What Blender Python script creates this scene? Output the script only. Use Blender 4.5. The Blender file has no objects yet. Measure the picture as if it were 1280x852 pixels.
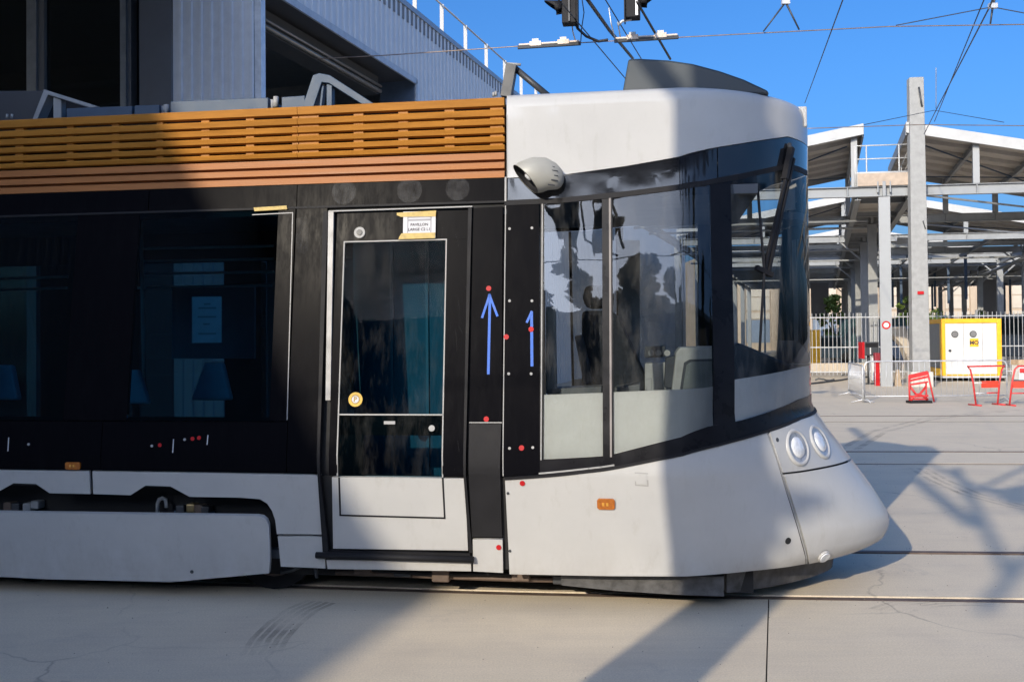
import bpy, bmesh, math, random
from mathutils import Vector as V, Matrix as MX
random.seed(7)
sc = bpy.context.scene
COL = sc.collection

# ------------------------------------------------------------------ camera
FPX, PCY, PITCH, ROLL = 1224.0, 401.3, math.radians(.95), .009
CAMP = V((0, 0, 1.75))
CAMR = MX.Rotation(ROLL, 3, 'Y') @ MX.Rotation(math.pi/2 + PITCH, 3, 'X')
cd = bpy.data.cameras.new('camera')
cam = bpy.data.objects.new('camera', cd)
COL.objects.link(cam)
cam.matrix_world = MX.Translation(CAMP) @ CAMR.to_4x4()
cd.sensor_width = 36
cd.lens = 36*FPX/1280
cd.shift_y = (PCY-426)/1280
cd.clip_start = .05
cd.clip_end = 6000
sc.camera = cam

# ------------------------------------------------------------------ world, sun, exposure
SUN_AZ, SUN_EL = math.radians(29.0), math.radians(20.8)     # azimuth the light travels towards, measured from +Y to +X
w = bpy.data.worlds.new('World'); sc.world = w; w.use_nodes = True
wn = w.node_tree
sky = wn.nodes.new('ShaderNodeTexSky'); sky.sky_type = 'NISHITA'; sky.sun_disc = False
sky.sun_elevation = SUN_EL; sky.sun_rotation = SUN_AZ + math.pi
sky.altitude = 0; sky.air_density = .8; sky.dust_density = 5.0; sky.ozone_density = 7.0
hs_ = wn.nodes.new('ShaderNodeHueSaturation'); hs_.inputs['Saturation'].default_value = 1.12
wn.links.new(sky.outputs[0], hs_.inputs['Color']); wn.links.new(hs_.outputs[0], wn.nodes['Background'].inputs[0])
wn.nodes['Background'].inputs[1].default_value = .15
sl = bpy.data.lights.new('sun', 'SUN'); sl.energy = 2.7; sl.angle = math.radians(.53); sl.color = (1, .88, .70)
so = bpy.data.objects.new('sun', sl); COL.objects.link(so)
SD = V((math.sin(SUN_AZ)*math.cos(SUN_EL), math.cos(SUN_AZ)*math.cos(SUN_EL), -math.sin(SUN_EL)))
so.rotation_euler = SD.to_track_quat('-Z', 'Y').to_euler()
so.location = (-20, -40, 25)
sc.view_settings.view_transform = 'Standard'; sc.view_settings.look = 'None'
sc.view_settings.exposure = .78; sc.view_settings.gamma = 1

# ------------------------------------------------------------------ measuring helpers
def ray(px, py): return CAMR @ V(((px-640)/FPX, -(py-PCY)/FPX, -1))
def atY(px, py, Y): d = ray(px, py); return CAMP + d*(Y/d.y)
def atZ(px, py, Z=0): d = ray(px, py); return CAMP + d*((Z-CAMP.z)/d.z)
def proj(P):
    v = CAMR.transposed() @ (P-CAMP); return (640-FPX*v.x/v.z, PCY+FPX*v.y/v.z)
def lerp(x, xs, ys):
    if x <= xs[0]: return ys[0]
    for i in range(1, len(xs)):
        if x <= xs[i]:
            t = (x-xs[i-1])/(xs[i]-xs[i-1]); return ys[i-1]+t*(ys[i]-ys[i-1])
    return ys[-1]
def smooth(x): x = max(0, min(1, x)); return x*x*(3-2*x)

# ------------------------------------------------------------------ object helpers
def tag(o, label=None, cat=None, group=None, kind=None):
    if label: o['label'] = label
    if cat: o['category'] = cat
    if group: o['group'] = group
    if kind: o['kind'] = kind
    return o
def empty(name, loc=(0, 0, 0), rz=0, label=None, cat=None, group=None):
    o = bpy.data.objects.new(name, None); COL.objects.link(o)
    o.location = loc; o.rotation_euler = (0, 0, rz); o.empty_display_size = .2
    return tag(o, label, cat, group)
def link(name, me, parent=None, loc=None):
    o = bpy.data.objects.new(name, me); COL.objects.link(o)
    if parent is not None: o.parent = parent
    if loc is not None: o.location = loc
    return o
def copy_tree(o, parent=None):
    c = o.copy(); COL.objects.link(c); c.parent = parent
    for ch in list(o.children): copy_tree(ch, c)
    return c
class MB:
    def __init__(s): s.v = []; s.f = []; s.sm = []
    def add(s, vs, fs, sm=False):
        b = len(s.v); s.v += [V(p) for p in vs]; s.f += [tuple(b+i for i in f) for f in fs]; s.sm += [sm]*len(fs); return s
    def box(s, x0, x1, y0, y1, z0, z1):
        return s.add([(x0,y0,z0),(x1,y0,z0),(x1,y1,z0),(x0,y1,z0),(x0,y0,z1),(x1,y0,z1),(x1,y1,z1),(x0,y1,z1)],
                     [(0,3,2,1),(4,5,6,7),(0,1,5,4),(1,2,6,5),(2,3,7,6),(3,0,4,7)])
    def obox(s, o, ax, ay, az):                      # box from a corner and three edge vectors
        o, ax, ay, az = V(o), V(ax), V(ay), V(az)
        P = [o, o+ax, o+ax+ay, o+ay]
        return s.add(P+[p+az for p in P], [(0,3,2,1),(4,5,6,7),(0,1,5,4),(1,2,6,5),(2,3,7,6),(3,0,4,7)])
    def bar(s, p0, p1, wd, h, up=(0, 0, 1)):
        p0, p1 = V(p0), V(p1); d = (p1-p0); u = V(up)
        if abs(d.normalized().dot(u)) > .98: u = V((0, 1, 0))
        sx = d.cross(u).normalized()*wd; uz = sx.cross(d).normalized()*h
        return s.obox(p0-sx/2-uz/2, sx, d, uz)
    def ibeam(s, p0, p1, wd, h, t=.02, up=(0, 0, 1)):
        p0, p1 = V(p0), V(p1); d = (p1-p0).normalized(); u = V(up)
        if abs(d.dot(u)) > .98: u = V((0, 1, 0))
        sx = d.cross(u).normalized(); uz = sx.cross(d).normalized()
        s.bar(p0+uz*(h/2-t/2), p1+uz*(h/2-t/2), wd, t, uz); s.bar(p0-uz*(h/2-t/2), p1-uz*(h/2-t/2), wd, t, uz)
        return s.bar(p0, p1, t, h-2*t, uz)
    def tube(s, pts, r, n=8, cap=True):
        pts = [V(p) for p in pts]; rs = r if isinstance(r, (list, tuple)) else [r]*len(pts)
        b = len(s.v); prev = None
        for i, p in enumerate(pts):
            d = (pts[min(i+1, len(pts)-1)]-pts[max(i-1, 0)]).normalized()
            if prev is None:
                a = d.cross(V((0, 0, 1))); a = a if a.length > .05 else d.cross(V((0, 1, 0)))
            else: a = prev - d*prev.dot(d)
            a.normalize(); prev = a; c = d.cross(a)
            for k in range(n):
                t = 2*math.pi*k/n; s.v.append(p+(a*math.cos(t)+c*math.sin(t))*rs[i])
        for i in range(len(pts)-1):
            for k in range(n):
                k2 = (k+1) % n; s.f.append((b+i*n+k, b+i*n+k2, b+(i+1)*n+k2, b+(i+1)*n+k)); s.sm.append(True)
        if cap:
            s.f.append(tuple(b+k for k in reversed(range(n)))); s.sm.append(False)
            e = b+(len(pts)-1)*n; s.f.append(tuple(e+k for k in range(n))); s.sm.append(False)
        return s
    def prism(s, pts, ext):                          # planar polygon swept along ext
        pts = [V(p) for p in pts]; e = V(ext); n = len(pts)
        return s.add(pts+[p+e for p in pts], [tuple(range(n)), tuple(range(2*n-1, n-1, -1))]+[(i, i+n, (i+1) % n+n, (i+1) % n) for i in range(n)])
    def disc(s, c, nrm, r, th, n=16):                # short cylinder standing on c along nrm
        c, nrm = V(c), V(nrm).normalized(); return s.tube([c, c+nrm*th], r, n)
    def build(s, name, mat, parent=None, loc=None, bevel=0):
        me = bpy.data.meshes.new(name); me.from_pydata([tuple(p) for p in s.v], [], s.f)
        me.polygons.foreach_set('use_smooth', s.sm)
        me.materials.append(mat); me.update()
        bm = bmesh.new(); bm.from_mesh(me); bmesh.ops.recalc_face_normals(bm, faces=bm.faces); bm.to_mesh(me); bm.free()
        o = link(name, me, parent, loc)
        if bevel:
            m = o.modifiers.new('bevel', 'BEVEL'); m.width = bevel; m.segments = 2; m.limit_method = 'ANGLE'
        return o

# ------------------------------------------------------------------ materials
MATS = {}
def nodes(name):
    m = bpy.data.materials.new(name); m.use_nodes = True; MATS[name] = m
    return m, m.node_tree, m.node_tree.nodes['Principled BSDF']
def noise(nt, scale, detail=4, rough=.55, vec=None, dist=0):
    n = nt.nodes.new('ShaderNodeTexNoise'); n.inputs['Scale'].default_value = scale; n.inputs['Detail'].default_value = detail
    n.inputs['Roughness'].default_value = rough; n.inputs['Distortion'].default_value = dist
    if vec is not None: nt.links.new(vec, n.inputs['Vector'])
    return n.outputs['Fac']
def coords(nt, scale=(1, 1, 1), rot=(0, 0, 0), kind='Object'):
    t = nt.nodes.new('ShaderNodeTexCoord'); mp = nt.nodes.new('ShaderNodeMapping')
    mp.inputs['Scale'].default_value = scale; mp.inputs['Rotation'].default_value = rot
    nt.links.new(t.outputs[kind], mp.inputs['Vector']); return mp.outputs['Vector']
def ramp(nt, fac, stops):
    r = nt.nodes.new('ShaderNodeValToRGB'); nt.links.new(fac, r.inputs['Fac'])
    e = r.color_ramp.elements
    while len(e) < len(stops): e.new(.5)
    for i, (p, c) in enumerate(stops):
        e[i].position = p; e[i].color = (c, c, c, 1) if isinstance(c, (int, float)) else (*c, 1)
    return r.outputs['Color']
def mixc(nt, fac, a, b, mode='MIX'):
    m = nt.nodes.new('ShaderNodeMix'); m.data_type = 'RGBA'; m.blend_type = mode
    for s, val in ((m.inputs['Factor'], fac), (m.inputs[6], a), (m.inputs[7], b)):
        if isinstance(val, (int, float)): s.default_value = val
        elif isinstance(val, tuple): s.default_value = (*val, 1)
        else: nt.links.new(val, s)
    return m.outputs[2]
def bump(nt, bs, h, strength=.2, dist=.01):
    b = nt.nodes.new('ShaderNodeBump'); b.inputs['Strength'].default_value = strength; b.inputs['Distance'].default_value = dist
    nt.links.new(h, b.inputs['Height']); nt.links.new(b.outputs[0], bs.inputs['Normal'])
def plain(name, col, rough=.5, metal=0, var=.15, scale=6, coat=0, bmp=0, spec=.5, stretch=(1, 1, 1)):
    m, nt, b = nodes(name)
    vec = coords(nt, stretch)
    f = noise(nt, scale, 6, .6, vec)
    lo = tuple(c*(1-var) for c in col); hi = tuple(min(1, c*(1+var)) for c in col)
    nt.links.new(ramp(nt, f, [(.3, lo), (.7, hi)]), b.inputs['Base Color'])
    b.inputs['Metallic'].default_value = metal
    nt.links.new(ramp(nt, f, [(.3, max(0, rough-.07)), (.7, min(1, rough+.07))]), b.inputs['Roughness'])
    b.inputs['Coat Weight'].default_value = coat; b.inputs['Coat Roughness'].default_value = .08
    b.inputs['Specular IOR Level'].default_value = spec
    if bmp: bump(nt, b, noise(nt, scale*8, 5, .6, vec), bmp, .005)
    return m
def glass(name, tint, ior=1.5, wav=0, dust_haze=0):
    m = bpy.data.materials.new(name); m.use_nodes = True; nt = m.node_tree; nt.nodes.clear(); MATS[name] = m
    out = nt.nodes.new('ShaderNodeOutputMaterial'); tr = nt.nodes.new('ShaderNodeBsdfTransparent'); gl = nt.nodes.new('ShaderNodeBsdfGlossy')
    fr = nt.nodes.new('ShaderNodeFresnel'); mx = nt.nodes.new('ShaderNodeMixShader')
    tr.inputs[0].default_value = (*tint, 1); gl.inputs['Roughness'].default_value = .012; fr.inputs['IOR'].default_value = ior
    vec = coords(nt)
    if wav:
        b = nt.nodes.new('ShaderNodeBump'); b.inputs['Strength'].default_value = wav; b.inputs['Distance'].default_value = .02
        nt.links.new(noise(nt, 2.2, 2, .4, vec), b.inputs['Height']); nt.links.new(b.outputs[0], gl.inputs['Normal']); nt.links.new(b.outputs[0], fr.inputs['Normal'])
    nt.links.new(fr.outputs[0], mx.inputs[0]); nt.links.new(tr.outputs[0], mx.inputs[1]); nt.links.new(gl.outputs[0], mx.inputs[2])
    last = mx
    if dust_haze:
        df = nt.nodes.new('ShaderNodeBsdfDiffuse'); df.inputs[0].default_value = (.5, .48, .44, 1)
        m2 = nt.nodes.new('ShaderNodeMixShader')
        st = coords(nt, (1, 1, .25))
        nt.links.new(ramp(nt, noise(nt, 9, 8, .7, st), [(.48, 0), (.8, dust_haze)]), m2.inputs[0])
        nt.links.new(mx.outputs[0], m2.inputs[1]); nt.links.new(df.outputs[0], m2.inputs[2]); last = m2
    nt.links.new(last.outputs[0], out.inputs[0])
    return m

def mk_white():
    m, nt, b = nodes('white_paint')
    vec = coords(nt)
    f = noise(nt, 3, 6, .6, vec)
    dirt = ramp(nt, noise(nt, 14, 8, .7, coords(nt, (1, 1, .3))), [(.55, 0), (.85, .35)])
    tc = nt.nodes.new('ShaderNodeTexCoord'); sx = nt.nodes.new('ShaderNodeSeparateXYZ'); nt.links.new(tc.outputs['Object'], sx.inputs[0])
    gz = ramp(nt, sx.outputs['Z'], [(.22, .42), (.50, 0)]); gm = mixc(nt, 1.0, gz, ramp(nt, noise(nt, 6, 8, .7, coords(nt, (1, 1, .5))), [(.35, .1), (.7, 1)]), 'MULTIPLY')
    dirt = mixc(nt, 1.0, dirt, gm, 'ADD')
    nt.links.new(mixc(nt, dirt, ramp(nt, f, [(.3, (.42, .42, .415)), (.7, (.455, .455, .447))]), (.27, .245, .21)), b.inputs['Base Color'])
    b.inputs['Roughness'].default_value = .34; b.inputs['Specular IOR Level'].default_value = .06; b.inputs['Coat Weight'].default_value = .5; b.inputs['Coat Roughness'].default_value = .04
    bump(nt, b, noise(nt, 2.4, 2, .4, vec), .12, .02)
    return m
W = mk_white()
def mk_black():
    m, nt, b = nodes('black_panel')
    sm_ = noise(nt, 5, 8, .75, coords(nt, (3, 1, .8)))
    scr = noise(nt, 60, 4, .7, coords(nt, (4, 1, .06)))
    sp = noise(nt, 130, 2, .5, coords(nt))
    d = mixc(nt, .5, ramp(nt, sm_, [(.58, 0), (.85, .016)]), ramp(nt, scr, [(.64, 0), (.85, .012)]), 'ADD')
    d = mixc(nt, 1.0, d, ramp(nt, sp, [(.76, 0), (.8, .06)]), 'ADD')
    nt.links.new(mixc(nt, d, (.0045, .0045, .006), (.5, .5, .5)), b.inputs['Base Color'])
    nt.links.new(ramp(nt, sm_, [(.4, .22), (.8, .42)]), b.inputs['Roughness']); b.inputs['Specular IOR Level'].default_value = .012
    return m
BK = mk_black()
FRIT = plain('black_glass_border', (.010, .010, .012), .3, var=.3, spec=.15)
GB = plain('gloss_black_band', (.012, .013, .016), .07, var=.3, coat=.5)
BR = plain('black_rubber', (.016, .016, .018), .6, bmp=.1, spec=.15)
DG = plain('charcoal_metal', (.038, .042, .048), .5, var=.2, bmp=.05)
GM = plain('grey_blue_metal', (.045, .075, .12), .5, metal=.0, spec=.3, var=.12, bmp=.05)
SV = plain('brushed_silver', (.33, .33, .325), .5, metal=.0, var=.15, spec=.2)
OC = plain('ochre_slats', (.36, .15, .020), .5, var=.18, scale=7, coat=.0, spec=.25, stretch=(.4, 1, 4))
CU = plain('copper_panel', (.33, .125, .036), .5, metal=.0, spec=.2, var=.12, scale=5, coat=.0, stretch=(.3, 1, 8))
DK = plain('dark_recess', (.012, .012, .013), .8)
PW = plain('white_film', (.76, .75, .73), .5, var=.05, coat=.3)
BE = plain('beige_plastic', (.34, .335, .30), .42, var=.06, bmp=.05)
RD = plain('red_plastic', (.42, .012, .016), .5, spec=.2)
OR = plain('orange_lens', (.36, .105, .006), .15, var=.3, scale=60, coat=1)
YL = plain('yellow_paint', (.80, .42, .02), .45, var=.1, bmp=.05)
YS = plain('yellow_sticker', (.55, .33, .02), .5)
TAPE = plain('masking_tape', (.50, .37, .13), .7, var=.2, scale=30)
PAPER = plain('white_paper', (.56, .56, .58), .7, var=.05)
INK = plain('black_ink', (.03, .03, .035), .7)
INKG = plain('grey_ink', (.3, .3, .32), .7)
BLUE = plain('blue_tape', (.03, .125, .52), .6, var=.15, scale=30)
REDW = plain('red_barrier_paint', (.55, .035, .035), .45, var=.25, scale=12)
WHP = plain('white_coat', (.58, .58, .57), .45, var=.06, bmp=.05)
GAL = plain('galvanised_steel', (.56, .57, .58), .42, metal=.4, var=.18, scale=9)
STL = plain('painted_steel', (.26, .27, .275), .6, spec=.2, var=.10, scale=3)
FAS = plain('pale_fascia_sheet', (.42, .42, .41), .5, var=.08, scale=2)
STW = plain('white_fascia_steel', (.26, .27, .275), .5, var=.06, scale=2)
RFU = plain('roof_sheet', (.44, .41, .375), .6, var=.15, scale=2, stretch=(1, 6, 1))
CON = plain('pole_concrete', (.285, .285, .275), .85, var=.14, scale=5, bmp=.3)
BST = plain('facade_stone', (.42, .33, .24), .85, var=.13, scale=.8, bmp=.2)
BS2 = plain('pale_stone', (.48, .42, .34), .85, var=.1, scale=.8, bmp=.2)
CLAD = plain('cladding_sheet', (.72, .72, .72), .42, metal=.15, var=.05, scale=1.5)
PIER = plain('grey_pier_paint', (.13, .135, .145), .55, var=.08, scale=2)
MULL = plain('window_profile', (.22, .24, .26), .4, metal=.3)
WIRE = plain('dark_wire', (.03, .03, .033), .5)
COPW = plain('contact_copper', (.22, .17, .14), .4, metal=.5)
PORC = plain('porcelain_tan', (.72, .60, .50), .35)
SEAT = plain('seat_fabric_dark', (.035, .04, .05), .9, var=.3, scale=40)
TEAL = plain('teal_seat_shell', (.14, .46, .58), .4)
INT = plain('interior_grey', (.2, .215, .22), .5)
INTW = plain('interior_white', (.46, .475, .465), .45)
INTD = plain('interior_slate', (.06, .07, .085), .6)
LENS = plain('lamp_lens', (.62, .64, .67), .12, var=.2, scale=25, coat=1)
STEELR = plain('rail_steel', (.13, .095, .075), .6, metal=.0, spec=.3, var=.3, scale=8)
GRV = plain('rail_groove', (.02, .018, .016), .9)
BARK = plain('bark', (.09, .07, .05), .9, bmp=.4)
CAR1 = plain('dark_car_paint', (.03, .045, .06), .2, coat=1)
GREYB = plain('blue_grey_sheet', (.16, .2, .26), .6)
GCAB = glass('cab_glass', (.58, .61, .62), 1.7, wav=.10, dust_haze=.10)
GWIN = glass('windscreen_glass', (.72, .75, .76), 1.25, wav=.05, dust_haze=.17)  # dust streaks also stand in for pale reflected haze on the screen
GDRK = glass('tinted_glass', (.12, .30, .40), 1.28, wav=.02)
GDOR = glass('door_glass', (.30, .52, .60), 1.09, wav=.03, dust_haze=.05)
GBLD = glass('hall_glass', (.35, .4, .42), 1.4)
def leafmat(name, c1, c2):
    m, nt, b = nodes(name)
    oi = nt.nodes.new('ShaderNodeTexNoise'); oi.inputs['Scale'].default_value = .9
    nt.links.new(coords(nt), oi.inputs['Vector'])
    nt.links.new(ramp(nt, oi.outputs['Fac'], [(.35, c1), (.65, c2)]), b.inputs['Base Color']); b.inputs['Roughness'].default_value = .6
    return m
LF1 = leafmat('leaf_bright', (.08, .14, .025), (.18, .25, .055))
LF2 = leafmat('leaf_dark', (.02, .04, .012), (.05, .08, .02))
def mk_conc():
    m, nt, b = nodes('concrete_paving')
    vec = coords(nt)
    big = noise(nt, .35, 5, .6, vec); mid = noise(nt, 2.2, 7, .65, vec); fine = noise(nt, 90, 6, .75, vec)
    brush = noise(nt, 3.5, 5, .65, coords(nt, (.35, 6, 1), (0, 0, .12)))
    c = ramp(nt, big, [(.3, (.65, .555, .405)), (.7, (.72, .62, .465))])
    c = mixc(nt, ramp(nt, mid, [(.45, 0), (.75, .5)]), c, (.50, .425, .34))
    c = mixc(nt, ramp(nt, brush, [(.42, 0), (.62, .38)]), c, (.72, .625, .48))
    c = mixc(nt, ramp(nt, fine, [(.38, .4), (.6, 0)]), c, (.3, .27, .23))
    st = noise(nt, 1.1, 8, .7, vec, .6)
    c = mixc(nt, ramp(nt, st, [(.60, 0), (.74, .45)]), c, (.28, .26, .24))
    vo = nt.nodes.new('ShaderNodeTexVoronoi'); vo.feature = 'DISTANCE_TO_EDGE'; vo.inputs['Scale'].default_value = .42
    wv = nt.nodes.new('ShaderNodeTexNoise'); wv.inputs['Scale'].default_value = 1.6; wv.inputs['Detail'].default_value = 6; nt.links.new(vec, wv.inputs['Vector'])
    ad = nt.nodes.new('ShaderNodeMix'); ad.data_type = 'VECTOR'; ad.inputs['Factor'].default_value = .35
    nt.links.new(vec, ad.inputs[4]); nt.links.new(wv.outputs['Color'], ad.inputs[5]); nt.links.new(ad.outputs[1], vo.inputs['Vector'])
    ck = mixc(nt, 1.0, ramp(nt, vo.outputs['Distance'], [(0, .5), (.004, 0)]), ramp(nt, noise(nt, .5, 3, .5, vec), [(.52, 0), (.62, 1)]), 'MULTIPLY')
    c = mixc(nt, ck, c, (.16, .14, .12))
    dr = noise(nt, .9, 5, .6, coords(nt, (.25, 1.4, 1), (0, 0, .10)))
    c = mixc(nt, ramp(nt, dr, [(.55, 0), (.8, .35)]), c, (.40, .35, .29))
    nt.links.new(c, b.inputs['Base Color']); b.inputs['Roughness'].default_value = .82
    bump(nt, b, mixc(nt, .5, fine, brush), .25, .004)
    return m
CONC = mk_conc()
def mk_mark():
    m, nt, b = nodes('tyre_rubber_mark')
    b.inputs['Base Color'].default_value = (.10, .09, .085, 1); b.inputs['Roughness'].default_value = .9
    nt.links.new(ramp(nt, noise(nt, 3, 6, .6, coords(nt)), [(.38, .0), (.75, .38)]), b.inputs['Alpha'])
    return m
MARK = mk_mark()

# ================================================================== SETTING: paving and tracks
def rail_y(X):                                      # near rail of the first track, gently curving
    y, x, st = 6.573, 1.5, .05
    if X >= 1.5: return 6.573-.085*(X-1.5)
    if X <= -1: return 6.873+.155*(-1-X)
    n = 12; h = (1.5-X)/n; a = 0
    for i in range(n):
        xx = X+(i+.5)*h; a += (.155-.07*smooth((xx+1)/2.5))*h
    return 6.573+a*.985
RAILS = [0, 1.47, 6.94, 8.41, 13.5, 14.95]
XS_ = [-60, -30, -15, -10, -7]+[-5+.5*i for i in range(21)]+[7, 10, 15, 25, 40, 70, 110]
def band(name, d0, d1, mat, z=0.0, x0=None, x1=None, skirt=.06, skew=.27, flat0=False, flat1=False):
    mb = MB(); xs = [x for x in XS_ if (x0 is None or x > x0) and (x1 is None or x < x1)]
    if x0 is not None: xs = [x0]+xs
    if x1 is not None: xs = xs+[x1]
    a = []; b_ = []
    for i, x in enumerate(xs):
        ya = d0 if flat0 else rail_y(x)+d0; yb = d1 if flat1 else rail_y(x)+d1
        ta = x+(ya-6.5)*skew if (x0 is not None or x1 is not None) else x
        tb = x+(yb-6.5)*skew if (x0 is not None or x1 is not None) else x
        a.append(V((ta, ya, z))); b_.append(V((tb, yb, z)))
    n = len(xs); dn = V((0, 0, -skirt))
    vs = a+b_+[p+dn for p in a]+[p+dn for p in b_]
    fs = []
    for i in range(n-1):
        fs += [(i, i+1, n+i+1, n+i), (2*n+i, 2*n+i+1, i+1, i), (n+i, n+i+1, 3*n+i+1, 3*n+i)]
    fs += [(0, n, 3*n, 2*n), (n-1, 2*n-1, 4*n-1, 3*n-1)]
    mb.add(vs, fs)
    return tag(mb.build(name, mat), kind='structure')
g = MB().add([(-2500, -2500, -.06), (2500, -2500, -.06), (2500, 2500, -.06), (-2500, 2500, -.06)], [(0, 1, 2, 3)])
tag(g.build('ground', plain('far_ground', (.30, .275, .24), .9, var=.15, scale=.5)), kind='structure')
HW = .034
joints = [-40, -17.5, -13.0, -8.5, -4.0, 1.68, 6.9, 11.4, 16, 20.5, 40]
for i in range(len(joints)-1):                      # concrete slabs in front of the first rail, one per bay
    band('concrete_slab', -14, -HW-.004, CONC, 0, joints[i]+.004, joints[i+1]-.004)
band('forecourt', -70, 6.4-14.2, CONC, -.004, flat0=True, flat1=True)
band('concrete_slab', RAILS[0]+HW+.05, RAILS[1]-HW-.05, CONC)
band('concrete_slab', RAILS[1]+HW+.004, RAILS[2]-HW-.004, CONC)
band('concrete_slab', RAILS[2]+HW+.05, RAILS[3]-HW-.05, CONC)
band('concrete_slab', RAILS[3]+HW+.004, RAILS[4]-HW-.004, CONC)
band('concrete_slab', RAILS[4]+HW+.05, RAILS[5]-HW-.05, CONC)
band('yard_paving', RAILS[5]+HW+.004, 180, CONC, flat1=True)
for k, d in enumerate(RAILS):
    band('rail', d-HW, d+HW, STEELR, .002)
    s = 1 if k % 2 == 0 else -1
    band('rail_groove', d+s*HW if s > 0 else d-HW-.05, d+HW+.05 if s > 0 else d-HW, GRV, -.02, skirt=.01)
def mark(pts, wd, n, gap):                          # parallel tyre streaks as a thin sheet on the slab
    mb = MB()
    for k in range(n):
        prev = None
        for i, p in enumerate(pts):
            d = (pts[min(i+1, len(pts)-1)]-pts[max(i-1, 0)]).normalized(); nn = V((-d.y, d.x, 0))
            a = p+nn*(k*gap); b = a+nn*wd; cur = (V((a.x, a.y, .004)), V((b.x, b.y, .004)))
            if prev: mb.add([prev[0], cur[0], cur[1], prev[1]], [(0, 1, 2, 3)])
            prev = cur
    o = mb.build('tyre_mark', MARK); tag(o, kind='stuff'); o.visible_shadow = True
    return o
def gp(*pp): return [atZ(x, y) for x, y in pp]
mark(gp((352, 818), (362, 798), (378, 780), (398, 764), (420, 754)), .035, 5, .05)
mark(gp((1128, 770), (1150, 762), (1180, 758), (1215, 757), (1260, 760)), .03, 5, .05)
mark(gp((1075, 562), (1110, 540), (1170, 524), (1240, 516), (1290, 513)), .10, 2, .22)
mark(gp((1135, 585), (1160, 600), (1200, 618), (1260, 634), (1300, 640)), .05, 3, .10)

gr = MB(); rg = random.Random(5)
for k in range(1600):
    X = rg.uniform(-3.5, 9); d = rg.choice(RAILS[:4])+rg.gauss(0, .18) if k < 1000 else rg.uniform(-2.2, 8); p = V((X, rail_y(X)+d, .0)); q = rg.uniform(.002, .0055)*(1.6 if k % 40 == 0 else 1)
    gr.add([p+V((q, 0, 0)), p+V((-q*.6, q*.8, 0)), p+V((-q*.5, -q*.9, 0)), p+V((0, 0, q*1.1))], [(0, 1, 3), (1, 2, 3), (2, 0, 3)])
tag(gr.build('grit', plain('grit_stone', (.26, .22, .18), .9)), kind='stuff')
# ================================================================== TRAM
TA = math.radians(8.5); TO = V((0, 6.15, 0))
TAX = V((math.cos(TA), -math.sin(TA), 0)); TLT = V((math.sin(TA), math.cos(TA), 0))
def t2w(l): return TO+TAX*l[0]+TLT*l[1]+V((0, 0, l[2]))
def loc_at(px, py, yl):                             # point of the tram's own frame at depth yl behind its side
    d = ray(px, py); o = CAMP-TO; t = (yl-o.dot(TLT))/d.dot(TLT); p = o+d*t
    return V((p.dot(TAX), yl, p.z))
XS0, UC = 1.05, 2.55
ZY = [0, .2, .4, .9, 1.0, 2.6, 2.8, 3.30, 3.335, 3.35, 3.40, 3.45]
YY = [.21, .17, .13, 0, 0, .2, .218, .225, .25, .30, .62, 1.195]
ZX = [0, .2, .25, .33, .445, .58, .88, 1.206, 1.27, 3.25, 3.32, 3.35, 3.40, 3.45]
XX = [2.22, 2.22, 2.35, 2.475, 2.51, 2.45, 2.245, 2.02, 1.99, 1.988, 1.972, 1.945, 1.865, 1.725]
def spl(x, xs, ys):                                  # smooth (monotone cubic) table look-up
    if x <= xs[0]: return ys[0]
    if x >= xs[-1]: return ys[-1]
    i = max(j for j in range(len(xs)-1) if xs[j] <= x); h = xs[i+1]-xs[i]; d = (ys[i+1]-ys[i])/h
    def m(j):
        if j == 0 or j == len(xs)-1: return d
        a = (ys[j]-ys[j-1])/(xs[j]-xs[j-1]); b = (ys[j+1]-ys[j])/(xs[j+1]-xs[j])
        return 0 if a*b <= 0 else 2*a*b/(a+b)
    t = (x-xs[i])/h
    return (2*t**3-3*t*t+1)*ys[i]+(t**3-2*t*t+t)*h*m(i)+(-2*t**3+3*t*t)*ys[i+1]+(t**3-t*t)*h*m(i+1)
def S0(u, z, side=0):
    ys = lerp(z, ZY, YY)
    if u <= XS0: return V((u, ys, z))
    p = 1.42+.20*smooth((z-.8)/.6); f = (u-XS0)/(UC-XS0)*math.pi/2; L = spl(z, ZX, XX)-XS0
    return V((XS0+L*max(0, math.sin(f))**(2/p), 1.2-(1.2-ys)*max(0, math.cos(f))**(2/p), z))
def S(u, z):
    if u > UC:
        q = S0(2*UC-u, z); return V((q.x, 2.4-q.y, q.z))
    return S0(u, z)
def SN(u, z):
    e = .012; n = (S(u+e, z)-S(u-e, z)).cross(S(u, min(3.45, z+.02))-S(u, z-.02))
    return n.normalized()
def So(u, z, off=0): return S(u, z)+SN(u, z)*off
_grid = [(u, z) for u in [-4+.25*i for i in range(27)] for z in [.1+.3*j for j in range(11)]]
_gp = [proj(t2w(S0(u, z))) for u, z in _grid]
def uv(px, py):
    b = min(range(len(_grid)), key=lambda i: (_gp[i][0]-px)**2+(_gp[i][1]-py)**2); u, z = _grid[b]
    for _ in range(14):
        x, y = proj(t2w(S(u, z))); rx, ry = px-x, py-y
        if abs(rx)+abs(ry) < .02: break
        e = .004; x1, y1 = proj(t2w(S(u+e, z))); x2, y2 = proj(t2w(S(u, z+e)))
        a, b_, c, d = (x1-x)/e, (x2-x)/e, (y1-y)/e, (y2-y)/e; D = a*d-b_*c
        if abs(D) < 1e3: break
        du, dz = (d*rx-b_*ry)/D, (a*ry-c*rx)/D; k = min(1, .25/max(abs(du), abs(dz), 1e-9))
        u = min(UC-.01, u+du*k); z = max(.0, min(3.44, z+dz*k))
    return (u, z)
def UV(*pp): return [uv(x, y) for x, y in pp]
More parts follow.
